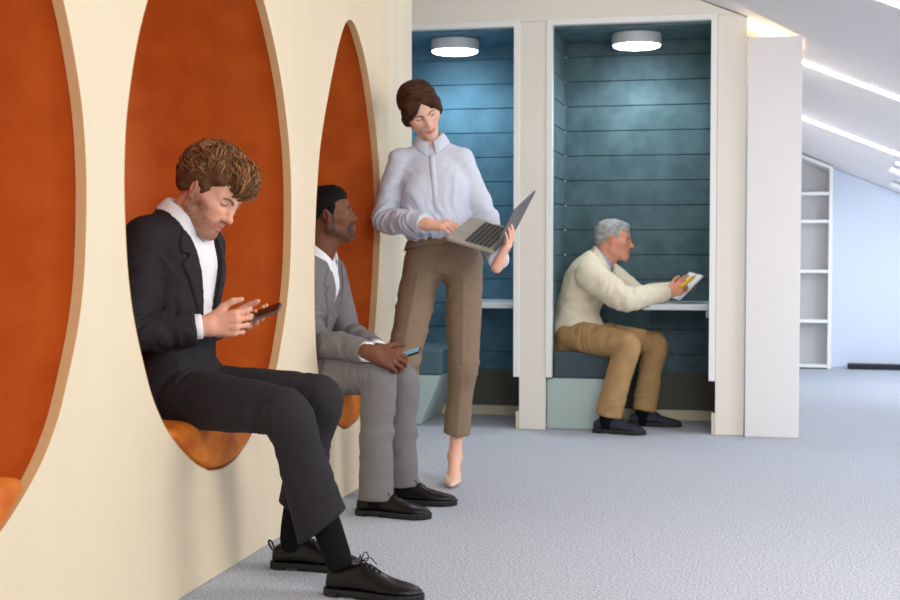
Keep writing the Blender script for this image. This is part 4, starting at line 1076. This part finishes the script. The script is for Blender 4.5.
    skirt = [(loft([(b.at(-.13, .05, .02), b.lat, .05, .09), (b.at(-.135, -.04, .08), b.lat, .046, .09), (b.at(-.130, -.09, .12), b.lat, .04, .08)], 4), .03),
             (loft([(b.at(.13, .05, .02), b.lat, .05, .09), (b.at(.140, -.03, .10), b.lat, .046, .09)], 4), .03)]
    gp0 = [(.045, -.30), (.030, -.05), (.004, .04), (.004, .18), (.024, .28), (.046, .42), (.056, .50), (.070, .60)]
    cutp = poly2([(s, h * b.T) for s, h in [(-s, h) for s, h in gp0] + [(s, h) for s, h in reversed(gp0)]], b.o, b.lat, b.up)
    lo, hi = bounds(*[J[k] for k in ('hipR', 'hipL', 'shR', 'shL', 'elR', 'elL', 'wrR', 'wrL', 'neck')], b.at(0, -.12, 0), pad=.12)
    Fj = Field(lo, hi, .006)
    for p in jk + skirt: Fj.add(*p)
    Fj.every(fmax(cutp, half(b.o + b.fwd * .01, -b.fwd)), 's'); Fj.every(half(nb + b.up * .004, b.up * .9 + b.fwd * .35))
    for p in sl: Fj.add(*p)
    dR, dL = nrm(J['elR'] - J['shR']), nrm(J['wrR'] - J['elR'])
    mesh_of(Fj, 'jacket', M['suit_grey'], me, disp=folds([(J['elR'] + D3(.02, 0, .03), dR + dL * .6, .13, .005, 22), (lerp(J['elR'], J['wrR'], .55), dL, .14, .0035, 18), (b.at(-.08, .2, .1), b.up + .3 * b.lat, .18, .004, 12),
                                                  (lerp(J['elL'], J['wrL'], .4), nrm(J['wrL'] - J['elL']), .14, .004, 18)], .0022, 31))
    for sg in (-1, 1):
        lp = [(sg * .012, .17), (sg * .029, .28), (sg * .047, .42), (sg * .058, .50), (sg * .078, .515), (sg * .106, .475), (sg * .112, .44), (sg * .090, .435), (sg * .108, .405), (sg * .092, .36), (sg * .045, .25)]
        lapel(jk, b, lp, .0075, 'lapel', M['suit_grey'], me, lo, hi, h=.004, thick=.004)
    collar(me, nb - b.up * .012, b.up * .9 + b.fwd * .25, b.fwd, .074, .068, .024, M['suit_grey'], open_=.95, leaf=.032, point=.045, flare=.020, drop=.030, name='jacket_collar')
    for s in 'RL':
        d = nrm(J['wr' + s] - J['el' + s]); c = J['wr' + s] - d * .030
        m = MB(); m.tube([c - d * .02, c + d * .010, c + d * .018, c + d * .019], [.040, .0385, .0375, .030], 20); m.build('shirt_cuff', M['shirt'], me, smooth=True)
    m = MB(); d = nrm(J['wrL'] - J['el' + 'L']); strap_ring(m, J['wrL'] + d * .000, d, .030, .020); w_ = m.build('wristwatch', M['watch'], me, smooth=True)
    # phone
    c = P(407, 354, 5.22); ax = nrm(D3(.90, .30, .2)); up = nrm(D3(-.3, .85, .22)); up = nrm(up - ax * np.dot(up, ax)); wy = np.cross(up, ax)
    r = empty('smartphone', c, "smartphone with a lit pale blue screen in the grey-suited man's hands", 'phone')
    m = MB(); m.rslab(c, ax, wy, up, .056, .031, .004, .009); m.build('phone_body', M['phone'], r)
    m = MB(); m.rslab(c + up * .0044, ax, wy, up, .052, .028, .0006, .007); m.build('screen', M['screen_lit'], r)
# ================================================================== standing woman
def woman():
    J = dict(hipR=P(423, 264, 5.88), hipL=P(464, 264, 5.88), knR=P(404, 360, 5.74), knL=P(463, 360, 5.85), anR=P(393, 462, 5.93), anL=P(455, 455, 5.90),
             shR=P(400, 160, 5.90), shL=P(462, 159, 5.88), elR=P(385, 221, 5.90), elL=P(487, 222, 5.85), wrR=P(427, 224, 5.66), wrL=P(504, 259, 5.57), neck=P(431, 143, 5.92), head=P(421.5, 112, 5.84))
    b = trunk_frame(J)
    H = Frame(J['head'], D3(.32, -.60, .74), D3(-.26, .74, .62), .97)
    me = empty('person', V3((J['anR'][0] + J['anL'][0]) / 2, (J['anR'][1] + J['anL'][1]) / 2, 0), 'woman in a pale blouse and taupe trousers standing with an open laptop', 'person')
    A = P(446, 237.5, 5.49); Dn = P(490.5, 250.5, 5.44); ax = nrm(Dn - A); Bt = P(469.5, 214.5, 5.77); ay = Bt - A; ay = nrm(ay - ax * np.dot(ay, ax)); az = np.cross(ax, ay)
    if az[2] < 0: az = -az
    w, dp = .300, .205
    Lc = A + ax * dp / 2 + ay * w / 2
    hg = Lc + ax * dp / 2; top_ = P(538, 191.5, 5.70); far = hg + ay * w / 2; sd = top_ - far; sd = nrm(sd - ay * np.dot(sd, ay)); sn = np.cross(ay, sd)
    bn = sn if np.dot(sn, ax) > 0 else -sn
    J['wrL'] = hg - ay * .095 - sd * .055 + bn * .036
    hR = (J['wrR'], D3(.92, -.02, .35), D3(.10, .85, .45)); hL = (J['wrL'], sd + ay * .25, bn)
    F = body_field(J, H, [[J['wrR'], J['wrR'] + .16 * nrm(hR[1])], [J['wrL'], J['wrL'] + .16 * nrm(hL[1])]], hn=.0028, hh=.0025)
    F.add(trunk(b, FEML, infl=-.022, h0=-.03, h1=.455), .02)
    for s in 'RL':
        F.add(rc(b.at(0, .45, 0), J['sh' + s], .030, .030), .03); arm_skin(F, J['sh' + s], J['el' + s], J['wr' + s], (.030, .026, .020))
        F.add(rc(J['hip' + s], J['kn' + s], .06, .042), .02)
        st = [(J['kn' + s], b.lat, .042, .042), (lerp(J['kn' + s], J['an' + s], .35), b.lat, .045, .048), (lerp(J['kn' + s], J['an' + s], .8), b.lat, .029, .032), (J['an' + s], b.lat, .029, .034)]
        F.add(loft(st, 5), .01)
    head(F, H, fem=True, jaw=.85, nose=.97)
    F.add(rc(J['neck'] - b.up * .03, H.w((0, -.020, -.035)), .046, .043), .02)
    hand(F, *hR, 'R', .90, [(22, 30, 18, 5), (28, 36, 20, 1), (30, 40, 22, -3), (30, 38, 22, -9)], [(.75, .50, -.35), (.92, .25, -.30), (.97, .05, -.25)])
    hand(F, *hL, 'L', .86, [(12, 18, 10, 6), (12, 20, 12, 1), (14, 20, 12, -4), (14, 20, 12, -10)], [(.70, .60, -.35), (.90, .25, -.35), (.95, .0, -.3)])
    # feet in court shoes: ankle, heel, ball, toe
    feet = {}
    for s, toe in (('L', P(452, 486, 5.76)), ('R', P(384, 488, 5.78))):
        a = J['an' + s]; fwd = toe - a; fwd[2] = 0; fwd = nrm(fwd); heel = a - fwd * .045; heel[2] = .070; ball = heel + fwd * .150; ball[2] = .016; tip = heel + fwd * .225; tip[2] = .013; feet[s] = (a, fwd, heel, ball, tip)
        F.add(rc(a - UP * .005, heel + UP * .018 + fwd * .02, .029, .024), .015); F.add(rc(a - UP * .01 + fwd * .01, ball + UP * .016, .028, .020), .02); F.add(rc(heel + UP * .018 + fwd * .02, ball + UP * .012, .022, .022), .02); F.add(rc(ball + UP * .012, tip + UP * .006, .026, .011), .01)
    def ex(V, L, C, mix, sm):
        for a, fwd, *_ in feet.values():
            m_ = np.linalg.norm(V - a, axis=1) < .16; C = mix(C, lin((238, 186, 164)), .6 * m_)
        return C
    mesh_of(F, 'body', M['skin'], me, it=1, wv=.35, color=head_colors(H, (228, 182, 160), (198, 124, 118), (58, 36, 28), fem=True, eyes_open=.25, iris=(60, 60, 60), extra=ex))
    # pumps
    for s in 'LR':
        a, fwd, heel, ball, tip = feet[s]; l = np.cross(UP, fwd)
        Fp = Field(*bounds(heel, ball, tip, pad=.06), .003)
        Fp.add(loft([(heel + UP * .012, l, .026, .030), (lerp(heel, ball, .45) + UP * .014, l, .028, .024), (ball + UP * .014, l, .037, .024), (lerp(ball, tip, .5) + UP * .011, l, .030, .018), (tip + UP * .006, l, .013, .010)], 5), 0)
        inner = loft([(heel + UP * .060, l, .021, .038), (lerp(heel, ball, .45) + UP * .048, l, .023, .034), (ball + UP * .042 - fwd * .01, l, .024, .022), (ball + fwd * .028 + UP * .038, l, .012, .014)], 5)
        Fp.add(inner, .004, 's')
        Fp.add(rc(heel + fwd * .004, V3(heel[0] - fwd[0] * .004, heel[1] - fwd[1] * .004, .008), .015, .0055), .012)
        Fp.every(half(V3(0, 0, .001), -UP))
        mesh_of(Fp, 'shoe', M['nude'], me, it=1)
    # hair: parted in the middle, drawn back low
    base = [(H.ell((0, -.024, .054), (.083, .100, .086)), 0), (H.ell((0, .02, .072), (.070, .070, .062)), .02), (H.ell((0, -.105, -.045), (.052, .040, .048)), .02)]
    for s in (-1, 1): base += [(H.ell((s * .050, .052, .066), (.030, .030, .038)), .02), (H.rc((s * .052, .056, .055), (s * .068, .030, -.010), .018, .014), .02), (H.rc((s * .070, .030, .045), (s * .076, .004, -.030), .022, .016), .02), (H.rc((s * .074, -.01, -.01), (s * .040, -.085, -.035), .020, .020), .02)]
    base += [(H.rc((0, .085, .098), (0, -.03, .148), .003), .010, 's')]
    def hd(V, N):
        L = H.loc(V); return .0018 * np.sin(220 * (np.abs(L[:, 0]) * .5 + L[:, 1] * .9 + .012 * vnoise(L * 25, 2))) * (L[:, 2] > -.2) + .0012 * vnoise(V * 60, 7)
    face = fmax(poly2([(0, .094), (.020, .070), (.044, .040), (.052, .0), (.052, -.035), (.058, -.06), (.085, -.08), (.085, -.2), (-.085, -.2), (-.085, -.08), (-.058, -.06), (-.052, -.035), (-.052, .0), (-.044, .040), (-.020, .070)], H.c, H.l, H.u), half(H.w((0, .028, 0)), -H.f))
    hair = cloth(H.c - .17, H.c + .17, .0032, base, 'hair', M['hair'], me, disp=hd, it=1, wv=.3, cuts=[lambda X, Y, Z: -face(X, Y, Z)])
    n = len(hair.data.vertices); V = np.empty(n * 3); hair.data.vertices.foreach_get('co', V); V = V.reshape(-1, 3); L = H.loc(V + np.array(me.location) * 0)
    t = np.clip(.35 + .4 * vnoise(np.stack([L[:, 0] * 20, L[:, 1] * 90, L[:, 2] * 60], 1), 3), 0, 1)[:, None]
    paint(hair.data, np.array(lin((48, 31, 23))) * (1 - t) + np.array(lin((94, 62, 44))) * t)
    rs = random.Random(8); m = MB(); cols = []
    roots = [nrm(V3(s * rs.uniform(.03, .9), rs.uniform(-.6, .60), rs.uniform(.45, 1))) for s in (-1, 1) for _ in range(200)]
    locks(m, cols, H, roots, lambda d: np.array([np.sign(d[0]) * .9, -.55, -.75]), n=9, length=.085, rad=.0017, curl=.0012, lift=.003, cen=(0, -.022, .054), rr=(.078, .095, .080), shade=lambda r: list(lerp(np.array(lin((50, 32, 24))), np.array(lin((98, 64, 46))), r.random())), rs=rs)
    o = m.build('hair_strands', M['hair'], hair, smooth=True); paint(o.data, cols); o['kind'] = 'stuff'
    # trousers
    d0 = V3(0, 0, 0)
    legs = []
    for s, r, hem in (('R', (.082, .079, .070, .066, .066), .02), ('L', (.082, .079, .068, .060, .058), .095)):
        legs.append((trouser_leg(J['hip' + s], J['kn' + s], J['an' + s], b.lat, r, hem=hem), .020))
    pel = trunk(b, FEML, infl=.008, h0=.02, h1=.16)
    lo, hi = bounds(*[J[k] for k in ('hipR', 'hipL', 'knR', 'knL', 'anR', 'anL')], b.at(0, .15, 0), pad=.12)
    it = [(b.at(0, -.08, .1), b.up + .5 * b.lat, .11, .0012, 22), (b.at(-.06, -.10, .08), b.up - .7 * b.lat, .12, .002, 18), (b.at(.08, -.10, .08), b.up + .7 * b.lat, .12, .0018, 18), (J['knR'], nrm(J['anR'] - J['knR']), .16, .0025, 12), (J['knL'], nrm(J['anL'] - J['knL']), .18, .0018, 10), (lerp(J['hipR'], J['knR'], .5), b.up + .4 * b.lat, .15, .004, 12)]
    def crease(V, N):
        d = folds(it, .0018, 41)(V, N)
        for s in 'RL':
            for a, c in ((J['hip' + s], J['kn' + s]), (J['kn' + s], J['an' + s])):
                q = V - a; ax = nrm(c - a); t = q @ ax; ls = (q @ b.lat) - t * (ax @ b.lat); fr = (q @ b.fwd) - t * (ax @ b.fwd)
                ok = (t > .06) & (t < np.linalg.norm(c - a) + .02) & (fr > .02)
                d = d + ok * .006 * np.exp(-np.abs(ls) / .008)
        return d
    cloth(lo, hi, .006, [(pel, .03)] + legs, 'trousers', M['khaki'], me, disp=crease, cuts=[half(b.at(0, .150, 0), b.up)])
    m = MB(); R = []
    for h_, g in ((.080, .008), (.080, .011), (.118, .009), (.118, .0)):
        R.append([b.at(0, h_, .004) + b.lat * math.cos(t) * (.138 + g + (0.128 - h_) * .35) + b.fwd * math.sin(t) * (.092 + g + (.128 - h_) * .2) for t in np.linspace(0, 2 * math.pi, 48, endpoint=False)])
    m.rings(R, caps=False); m.build('waistband', M['khaki'], me, smooth=True)
    # blouse, bloused over the waistband
    st = [(.150, .000, .136, .092), (.155, .004, .150, .104), (.17, .010, .156, .112), (.20, .012, .154, .112), (.28, .016, .154, .112), (.37, .014, .160, .112), (.455, .000, .152, .088), (.51, -.005, .098, .064)]
    top = [(trunk(b, st, infl=.0, h0=.14, h1=.52), 0)] + [(q, .03) for q in shoulders(b, .042, .048)]
    for s in (-1, 1): top.append((ell(b.at(s * .065, .33, .085), (.062, .045, .060), np.stack([b.lat, b.fwd, b.up], 1)), .04))
    sl = [(sleeve(J['shR'], J['elR'], J['wrR'], (.050, .051, .054, .052, .040), ext=-.012), .02), (sleeve(J['shL'], J['elL'], J['wrL'], (.050, .050, .052, .050, .040), ext=-.01), .02)]
    lo, hi = bounds(*[J[k] for k in ('shR', 'shL', 'elR', 'elL', 'wrR', 'wrL', 'neck')], b.at(0, .05, 0), pad=.12)
    Fb = Field(lo, hi, .0058)
    for p in top + sl: Fb.add(*p)
    nb = J['neck']; Fb.every(half(nb + b.up * .010, b.up))
    dR, dL = nrm(J['elR'] - J['shR']), nrm(J['wrR'] - J['elR'])
    its = [(J['elR'], dR + dL, .12, .006, 18), (lerp(J['shR'], J['elR'], .5), dR + .4 * b.fwd, .14, .005, 11), (lerp(J['elR'], J['wrR'], .6), dL, .11, .004, 22), (J['elL'], b.up, .14, .005, 14), (b.at(-.09, .20, .1), b.lat + .4 * b.up, .14, .004, 14),
           (b.at(.07, .22, .1), b.lat - .3 * b.up, .13, .004, 15), (b.at(0, .12, .1), b.lat, .15, .004, 22), (J['shR'] - UP * .06 + b.lat * .03, b.up + b.lat, .08, .004, 18), (J['shL'] - UP * .06 - b.lat * .03, b.up - b.lat, .08, .004, 18)]
    blouse = mesh_of(Fb, 'blouse', M['blouse'], me, disp=folds(its, .0026, 51))
    m = MB(); R = []; hs_ = np.linspace(.17, .485, 26); fs_ = np.array([np.dot(surf_y(Fb, b.at(0, h, .02), b.fwd, 0, .2) - b.o, b.fwd) for h in hs_]); fs_ = np.convolve(np.pad(fs_, 2, mode='edge'), np.ones(5) / 5, 'valid')
    for h, f_ in zip(hs_, fs_):
        p = b.at(0, h, f_ + .0035); p = p - b.fwd * .003; R.append([p - b.lat * .012 - b.fwd * .004, p - b.lat * .0115 + b.fwd * .0016, p + b.lat * .0115 + b.fwd * .0016, p + b.lat * .012 - b.fwd * .004])
    m.rings(R); m.build('placket', M['blouse'], me, smooth=True)
    collar(me, nb - b.up * .006 + b.fwd * .008, b.up * .96 + b.fwd * .2, b.fwd, .053, .053, .046, M['blouse'], open_=.20, leaf=.046, point=.066, flare=.030, drop=.022)
    for s in 'RL':
        d = nrm(J['wr' + s] - J['el' + s]); c = J['wr' + s] - d * .02
        m = MB(); m.tube([c - d * .045, c - d * .043, c, c + d * .008, c + d * .009], [.036, .0405, .0385, .0375, .028], 22); m.build('cuff', M['blouse'], me, smooth=True)
    # laptop
    r = empty('laptop', Lc, "open silver laptop balanced on the standing woman's left hand", 'laptop')
    m = MB(); m.rslab(Lc - az * .007, ax, ay, az, dp / 2, w / 2, .0065, .010); m.build('base', M['alu'], r)
    m = MB(); m.rslab(Lc + ax * .030 + az * .0002, ax, ay, az, .058, w / 2 - .018, .0005, .003); kb = m.build('keyboard', M['alu'], r)
    n = 0
    for i in range(6):
        k_n = 13 if i != 0 else 5
        for j in range(k_n):
            kw = (w - .040) / 13 * (1 if k_n == 13 else 13 / 5)
            m = MB(); m.obox(Lc + ax * (-.0205 + i * .0188 + .0) + ay * (-(w - .040) / 2 + kw * (j + .5)) + az * .0016, ax, ay, az, .0078, kw / 2 - .0017, .0009)
            m.build('key', M['keys'], kb); n += 1
    m = MB(); m.rslab(Lc - ax * .065 + az * .0002, ax, ay, az, .030, .045, .0005, .004); m.build('trackpad', mat('trackpad', (168, 162, 152), .3, metal=.4), r)
    m = MB(); m.rslab(hg + sd * .100, sd, ay, sn, .098, w / 2, .003, .008); lid = m.build('lid', M['lid'], r)
    fn = sn if np.dot(sn, -ax) > 0 else -sn
    m = MB(); m.rslab(hg + sd * .102 + fn * .0034, sd, ay, fn, .090, w / 2 - .006, .0004, .005); m.build('screen', M['alu_dark'], lid)
    m = MB(); m.tube([hg - ay * w * .42, hg + ay * w * .42], .005, 10); m.build('hinge', M['alu_dark'], r)

# ================================================================== grey-haired man in the booth
def man_cream():
    J = dict(hipR=P(572, 337, 7.70), hipL=P(580, 336, 7.90), knR=P(627, 345, 7.40), knL=P(655, 344, 7.74), anR=P(607, 421, 7.43), anL=P(643, 417, 7.72),
             shR=P(590, 275, 7.56), shL=P(606, 272, 7.93), elR=P(624, 300, 7.46), elL=P(640, 296, 7.90), wrR=P(669, 293, 7.58), wrL=P(674, 289, 7.78), neck=P(602, 260, 7.74), head=P(613, 242.5, 7.72))
    b = trunk_frame(J); b.hunch = .055
    H = Frame(J['head'], D3(.96, -.14, .18), D3(.14, .98, 0), .98)
    me = empty('person', V3(J['hipR'][0], (J['hipR'][1] + J['hipL'][1]) / 2, 0), 'grey-haired man in a cream zip jacket and tan trousers, sitting in the booth with papers', 'person')
    hR = (J['wrR'], D3(.88, .45, -.05), D3(-.10, .15, 1)); hL = (J['wrL'], D3(.92, .25, .2), D3(0, .2, -1))
    F = body_field(J, H, [[J['wrR'], J['wrR'] + .16 * nrm(hR[1]), J['wrL'], J['wrL'] + .16 * nrm(hL[1])]], hn=.0035, hh=.003)
    skin_under(F, J, b, MALE)
    head(F, H, jaw=1.05, nose=1.02)
    F.add(rc(J['neck'] - b.up * .03, H.w((0, -.026, -.035)), .060, .058), .02); F.add(rc(J['neck'] + b.fwd * .02, H.w((0, .02, -.060)), .048, .044), .02)
    hand(F, *hR, 'R', .88, [(30, 45, 25, 4), (34, 48, 28, 0), (38, 50, 28, -3), (42, 52, 28, -8)], [(.75, .60, -.2), (.9, .4, -.2), (.98, .1, -.2)])
    hand(F, *hL, 'L', .88, [(20, 40, 25, 4), (24, 44, 25, 0), (28, 46, 25, -4), (30, 48, 25, -9)])
    mesh_of(F, 'body', M['skin'], me, it=1, wv=.35, color=head_colors(H, (214, 150, 124), (170, 96, 88), (150, 130, 118), eyes_open=.35))
    base = [(H.ell((0, -.020, .052), (.080, .098, .084)), 0), (H.ell((0, .035, .090), (.058, .052, .040)), .025), (H.ell((0, -.078, .015), (.058, .030, .055)), .02)]
    for s in (-1, 1): base.append((H.rc((s * .070, .018, .04), (s * .073, .012, .008), .010, .006), .012))
    base += [(H.ell((0, .100, .018), (.066, .044, .066)), .008, 's'), (H.ell((0, .075, -.055), (.085, .072, .070)), .01, 's')]
    for s in (-1, 1): base.append((H.ell((s * .082, -.004, .000), (.016, .022, .033)), .006, 's'))
    hair = cloth(H.c - .17, H.c + .17, .0042, base, 'hair', M['hair'], me, disp=lambda V, N: .003 * vnoise(V * 70, 4) + .002 * vnoise(V * 150, 5), it=1, wv=.2)
    n = len(hair.data.vertices); V = np.empty(n * 3); hair.data.vertices.foreach_get('co', V); V = V.reshape(-1, 3); t = np.clip(.5 + .5 * vnoise(V * 60, 3), 0, 1)[:, None]
    paint(hair.data, np.array(lin((120, 118, 118))) * (1 - t) + np.array(lin((186, 184, 182))) * t)
    legs = [(trouser_leg(J['hipR'], J['knR'], J['anR'], b.lat, (.095, .088, .075, .070, .066), hem=.025), .03), (trouser_leg(J['hipL'], J['knL'], J['anL'], b.lat, (.095, .088, .073, .066, .064), hem=.035), .03)]
    pel = trunk(b, MALE, infl=.002, h0=-.10, h1=.17)
    lo, hi = bounds(*[J[k] for k in ('hipR', 'hipL', 'knR', 'knL', 'anR', 'anL')], b.at(0, .15, 0), pad=.13); it = []
    for s in 'RL':
        a, k, n_ = J['hip' + s], J['kn' + s], J['an' + s]
        it += [(k - .05 * nrm(k - a) - .03 * UP, nrm(k - a) + .4 * nrm(n_ - k), .10, .005, 26), (lerp(a, k, .4) + UP * .05, nrm(k - a), .14, .005, 18), (lerp(k, n_, .7), nrm(n_ - k), .16, .0028, 12)]
    cloth(lo, hi, .0085, [(pel, .03)] + legs, 'trousers', M['chino'], me, disp=folds(it, .0025, 63))
    for s in 'RL':
        n_ = J['an' + s]; m = MB(); m.tube([n_ + UP * .09, n_ + UP * .03, n_ - UP * .04], [.044, .043, .042], 16); m.build('sock', M['sock'], me, smooth=True)
        fR = V3(1, -.15 if s == 'R' else .02, 0); a_ = n_.copy(); a_[2] = 0; shoe(me, a_ - nrm(fR) * .08, fR, .295, M['navyshoe'], M['navysole'], M['lace'], hs=1.05)
    nb = J['neck']
    jk = [(trunk(b, MALE, infl=.014, h0=-.02, h1=.53), 0), (loft([(b.at(0, -.03, .01), b.lat, .170, .122), (b.at(0, .06, .01), b.lat, .176, .130)], 3), .02)] + [(q, .03) for q in shoulders(b, .062, .070)]
    sl = [(sleeve(J['shR'], J['elR'], J['wrR'], (.080, .072, .064, .056, .042), ext=-.01), .03), (sleeve(J['shL'], J['elL'], J['wrL'], (.078, .070, .062, .056, .042), ext=-.01), .03)]
    gp0 = [(.004, -.1), (.004, .30), (.02, .40), (.045, .50), (.060, .60)]
    cutp = poly2([(s, h * b.T) for s, h in [(-s, h) for s, h in gp0] + [(s, h) for s, h in reversed(gp0)]], b.o, b.lat, b.up)
    lo, hi = bounds(*[J[k] for k in ('hipR', 'hipL', 'shR', 'shL', 'elR', 'elL', 'wrR', 'wrL', 'neck')], b.at(0, -.08, 0), pad=.13)
    Fj = Field(lo, hi, .0075)
    for p in jk: Fj.add(*p)
    Fj.every(fmax(cutp, half(b.o + b.fwd * .03, -b.fwd)), 's'); Fj.every(half(nb + b.up * .012, b.up * .9 + b.fwd * .35)); Fj.every(half(b.at(0, -.055, 0), -b.up))
    for p in sl: Fj.add(*p)
    dR, dL = nrm(J['elR'] - J['shR']), nrm(J['wrR'] - J['elR'])
    mesh_of(Fj, 'jacket', M['fleece'], me, disp=folds([(J['elR'], dR + dL, .15, .006, 18), (lerp(J['elR'], J['wrR'], .6), dL, .12, .004, 20), (b.at(-.1, .1, .05), b.up, .17, .007, 14), (b.at(-.1, .3, .0), b.up - b.fwd, .15, .005, 12), (lerp(J['shR'], J['elR'], .4), dR, .13, .005, 14)], .004, 71))
    collar(me, nb - b.up * .006, b.up * .88 + b.fwd * .35, b.fwd, .080, .076, .050, M['fleece'], open_=.55, leaf=.030, point=.045, flare=.016, drop=.045, name='jacket_collar')
    sp = [(trunk(b, MALE, infl=.002, h0=.02, h1=.53), 0)] + [(q, .03) for q in shoulders(b, .045, .055)]
    lo, hi = bounds(J['hipR'], J['hipL'], J['shR'], J['shL'], nb, pad=.13)
    cloth(lo, hi, .010, sp, 'shirt', M['bluecot'], me, cuts=[half(nb + b.up * .012 + b.fwd * .02, b.up * .8 + b.fwd * .5)])
    collar(me, nb + b.fwd * .010, b.up * .88 + b.fwd * .35, b.fwd, .066, .066, .040, M['bluecot'], open_=.30, leaf=.036, point=.06, flare=.016, drop=.028)
    # booklet and pencil
    p0, p1 = P(678.5, 300, 7.60), P(703.5, 275.5, 7.62); ax = nrm(p1 - p0); wy = nrm(D3(.12, .45, -.9)); wy = nrm(wy - ax * np.dot(wy, ax)); n_ = np.cross(ax, wy); c = (p0 + p1) / 2 + wy * .085
    r = empty('booklet', c, 'white sheaf of papers the grey-haired man is reading', 'papers')
    m = MB(); m.rslab(c, ax, wy, n_, .098, .088, .0045, .003); m.build('pages', M['paper'], r)
    m = MB(); m.rslab(c - n_ * .0052 * (1 if n_[2] > 0 else -1), ax, wy, n_, .100, .090, .0006, .003); m.build('back_cover', mat('grey_card', (176, 180, 184), .6), r)
    a, e = P(683, 285, 7.56), P(694.5, 276, 7.56); d = nrm(e - a)
    r = empty('pencil', a, "thick yellow pencil in the grey-haired man's fingers", 'pencil')
    m = MB(); m.tube([a - d * .02, e - d * .012], .0105, 8); m.build('shaft', M['yellow'], r)
    m = MB(); m.tube([e - d * .0119, e + d * .018], [.0105, .0015], 8); m.build('tip', mat('pencil_wood', (220, 190, 140), .6), r)

man_black(); man_grey(); woman(); man_cream()
# ------------------------------------------------------------------ camera, world, light
cam = bpy.data.cameras.new('camera'); co = bpy.data.objects.new('camera', cam); col.objects.link(co)
cam.sensor_width = 36; cam.lens = FPX / 900 * 36; cam.clip_start = .05
Rm = Matrix((CR, CU, -CF)).transposed(); co.matrix_world = Matrix.Translation(Vector(CP)) @ Rm.to_4x4()
cam.dof.use_dof = True; cam.dof.focus_distance = 4.5; cam.dof.aperture_fstop = 5.0
bpy.context.scene.camera = co
w = bpy.data.worlds.new('sky'); bpy.context.scene.world = w; w.use_nodes = True
bg = w.node_tree.nodes['Background']; bg.inputs[0].default_value = (.90, .96, 1.0, 1); bg.inputs[1].default_value = 1.05
def area(name, loc, to, sx, sy, e, c):
    l = bpy.data.lights.new(name, 'AREA'); l.shape = 'RECTANGLE'; l.size = sx; l.size_y = sy; l.energy = e; l.color = c
    o = bpy.data.objects.new(name, l); col.objects.link(o); o.location = loc
    o.rotation_euler = (Vector(to) - Vector(loc)).to_track_quat('-Z', 'Y').to_euler(); return o
area('added_key_fill', (.5, 1.6, 2.55), (-1.0, 3.8, .3), .9, 1.6, 68, (1, .94, .86))  # added key light on the camera side, not a fitting of the room
area('added_key_fill', (.6, 4.2, 2.05), (-.9, 4.8, .3), .9, 2.2, 26, (1, .96, .92))  # weaker added fill over the seated men, no lamp hangs here
area('roof_daylight', (2.0, 9.9, 1.25), (1.2, 10.6, 0), .9, 1.6, 34, (.78, .88, 1))
area('roof_daylight', (2.2, 6.4, 1.35), (.3, 7.4, .2), .9, 1.6, 20, (.85, .92, 1))
area('recess_light', (.1, 7.62, 2.02), (.1, 7.75, 2.4), .22, .05, 2.0, (1, .72, .38))
sc = bpy.context.scene
sc.view_settings.view_transform = 'Standard'; sc.view_settings.look = 'None'; sc.view_settings.gamma = 1; sc.view_settings.use_curve_mapping = False
sc.view_settings.exposure = 0.72
sc.cycles.max_bounces = 8; sc.cycles.diffuse_bounces = 5; sc.cycles.use_denoising = True
sc.cycles.sample_clamp_indirect = 6
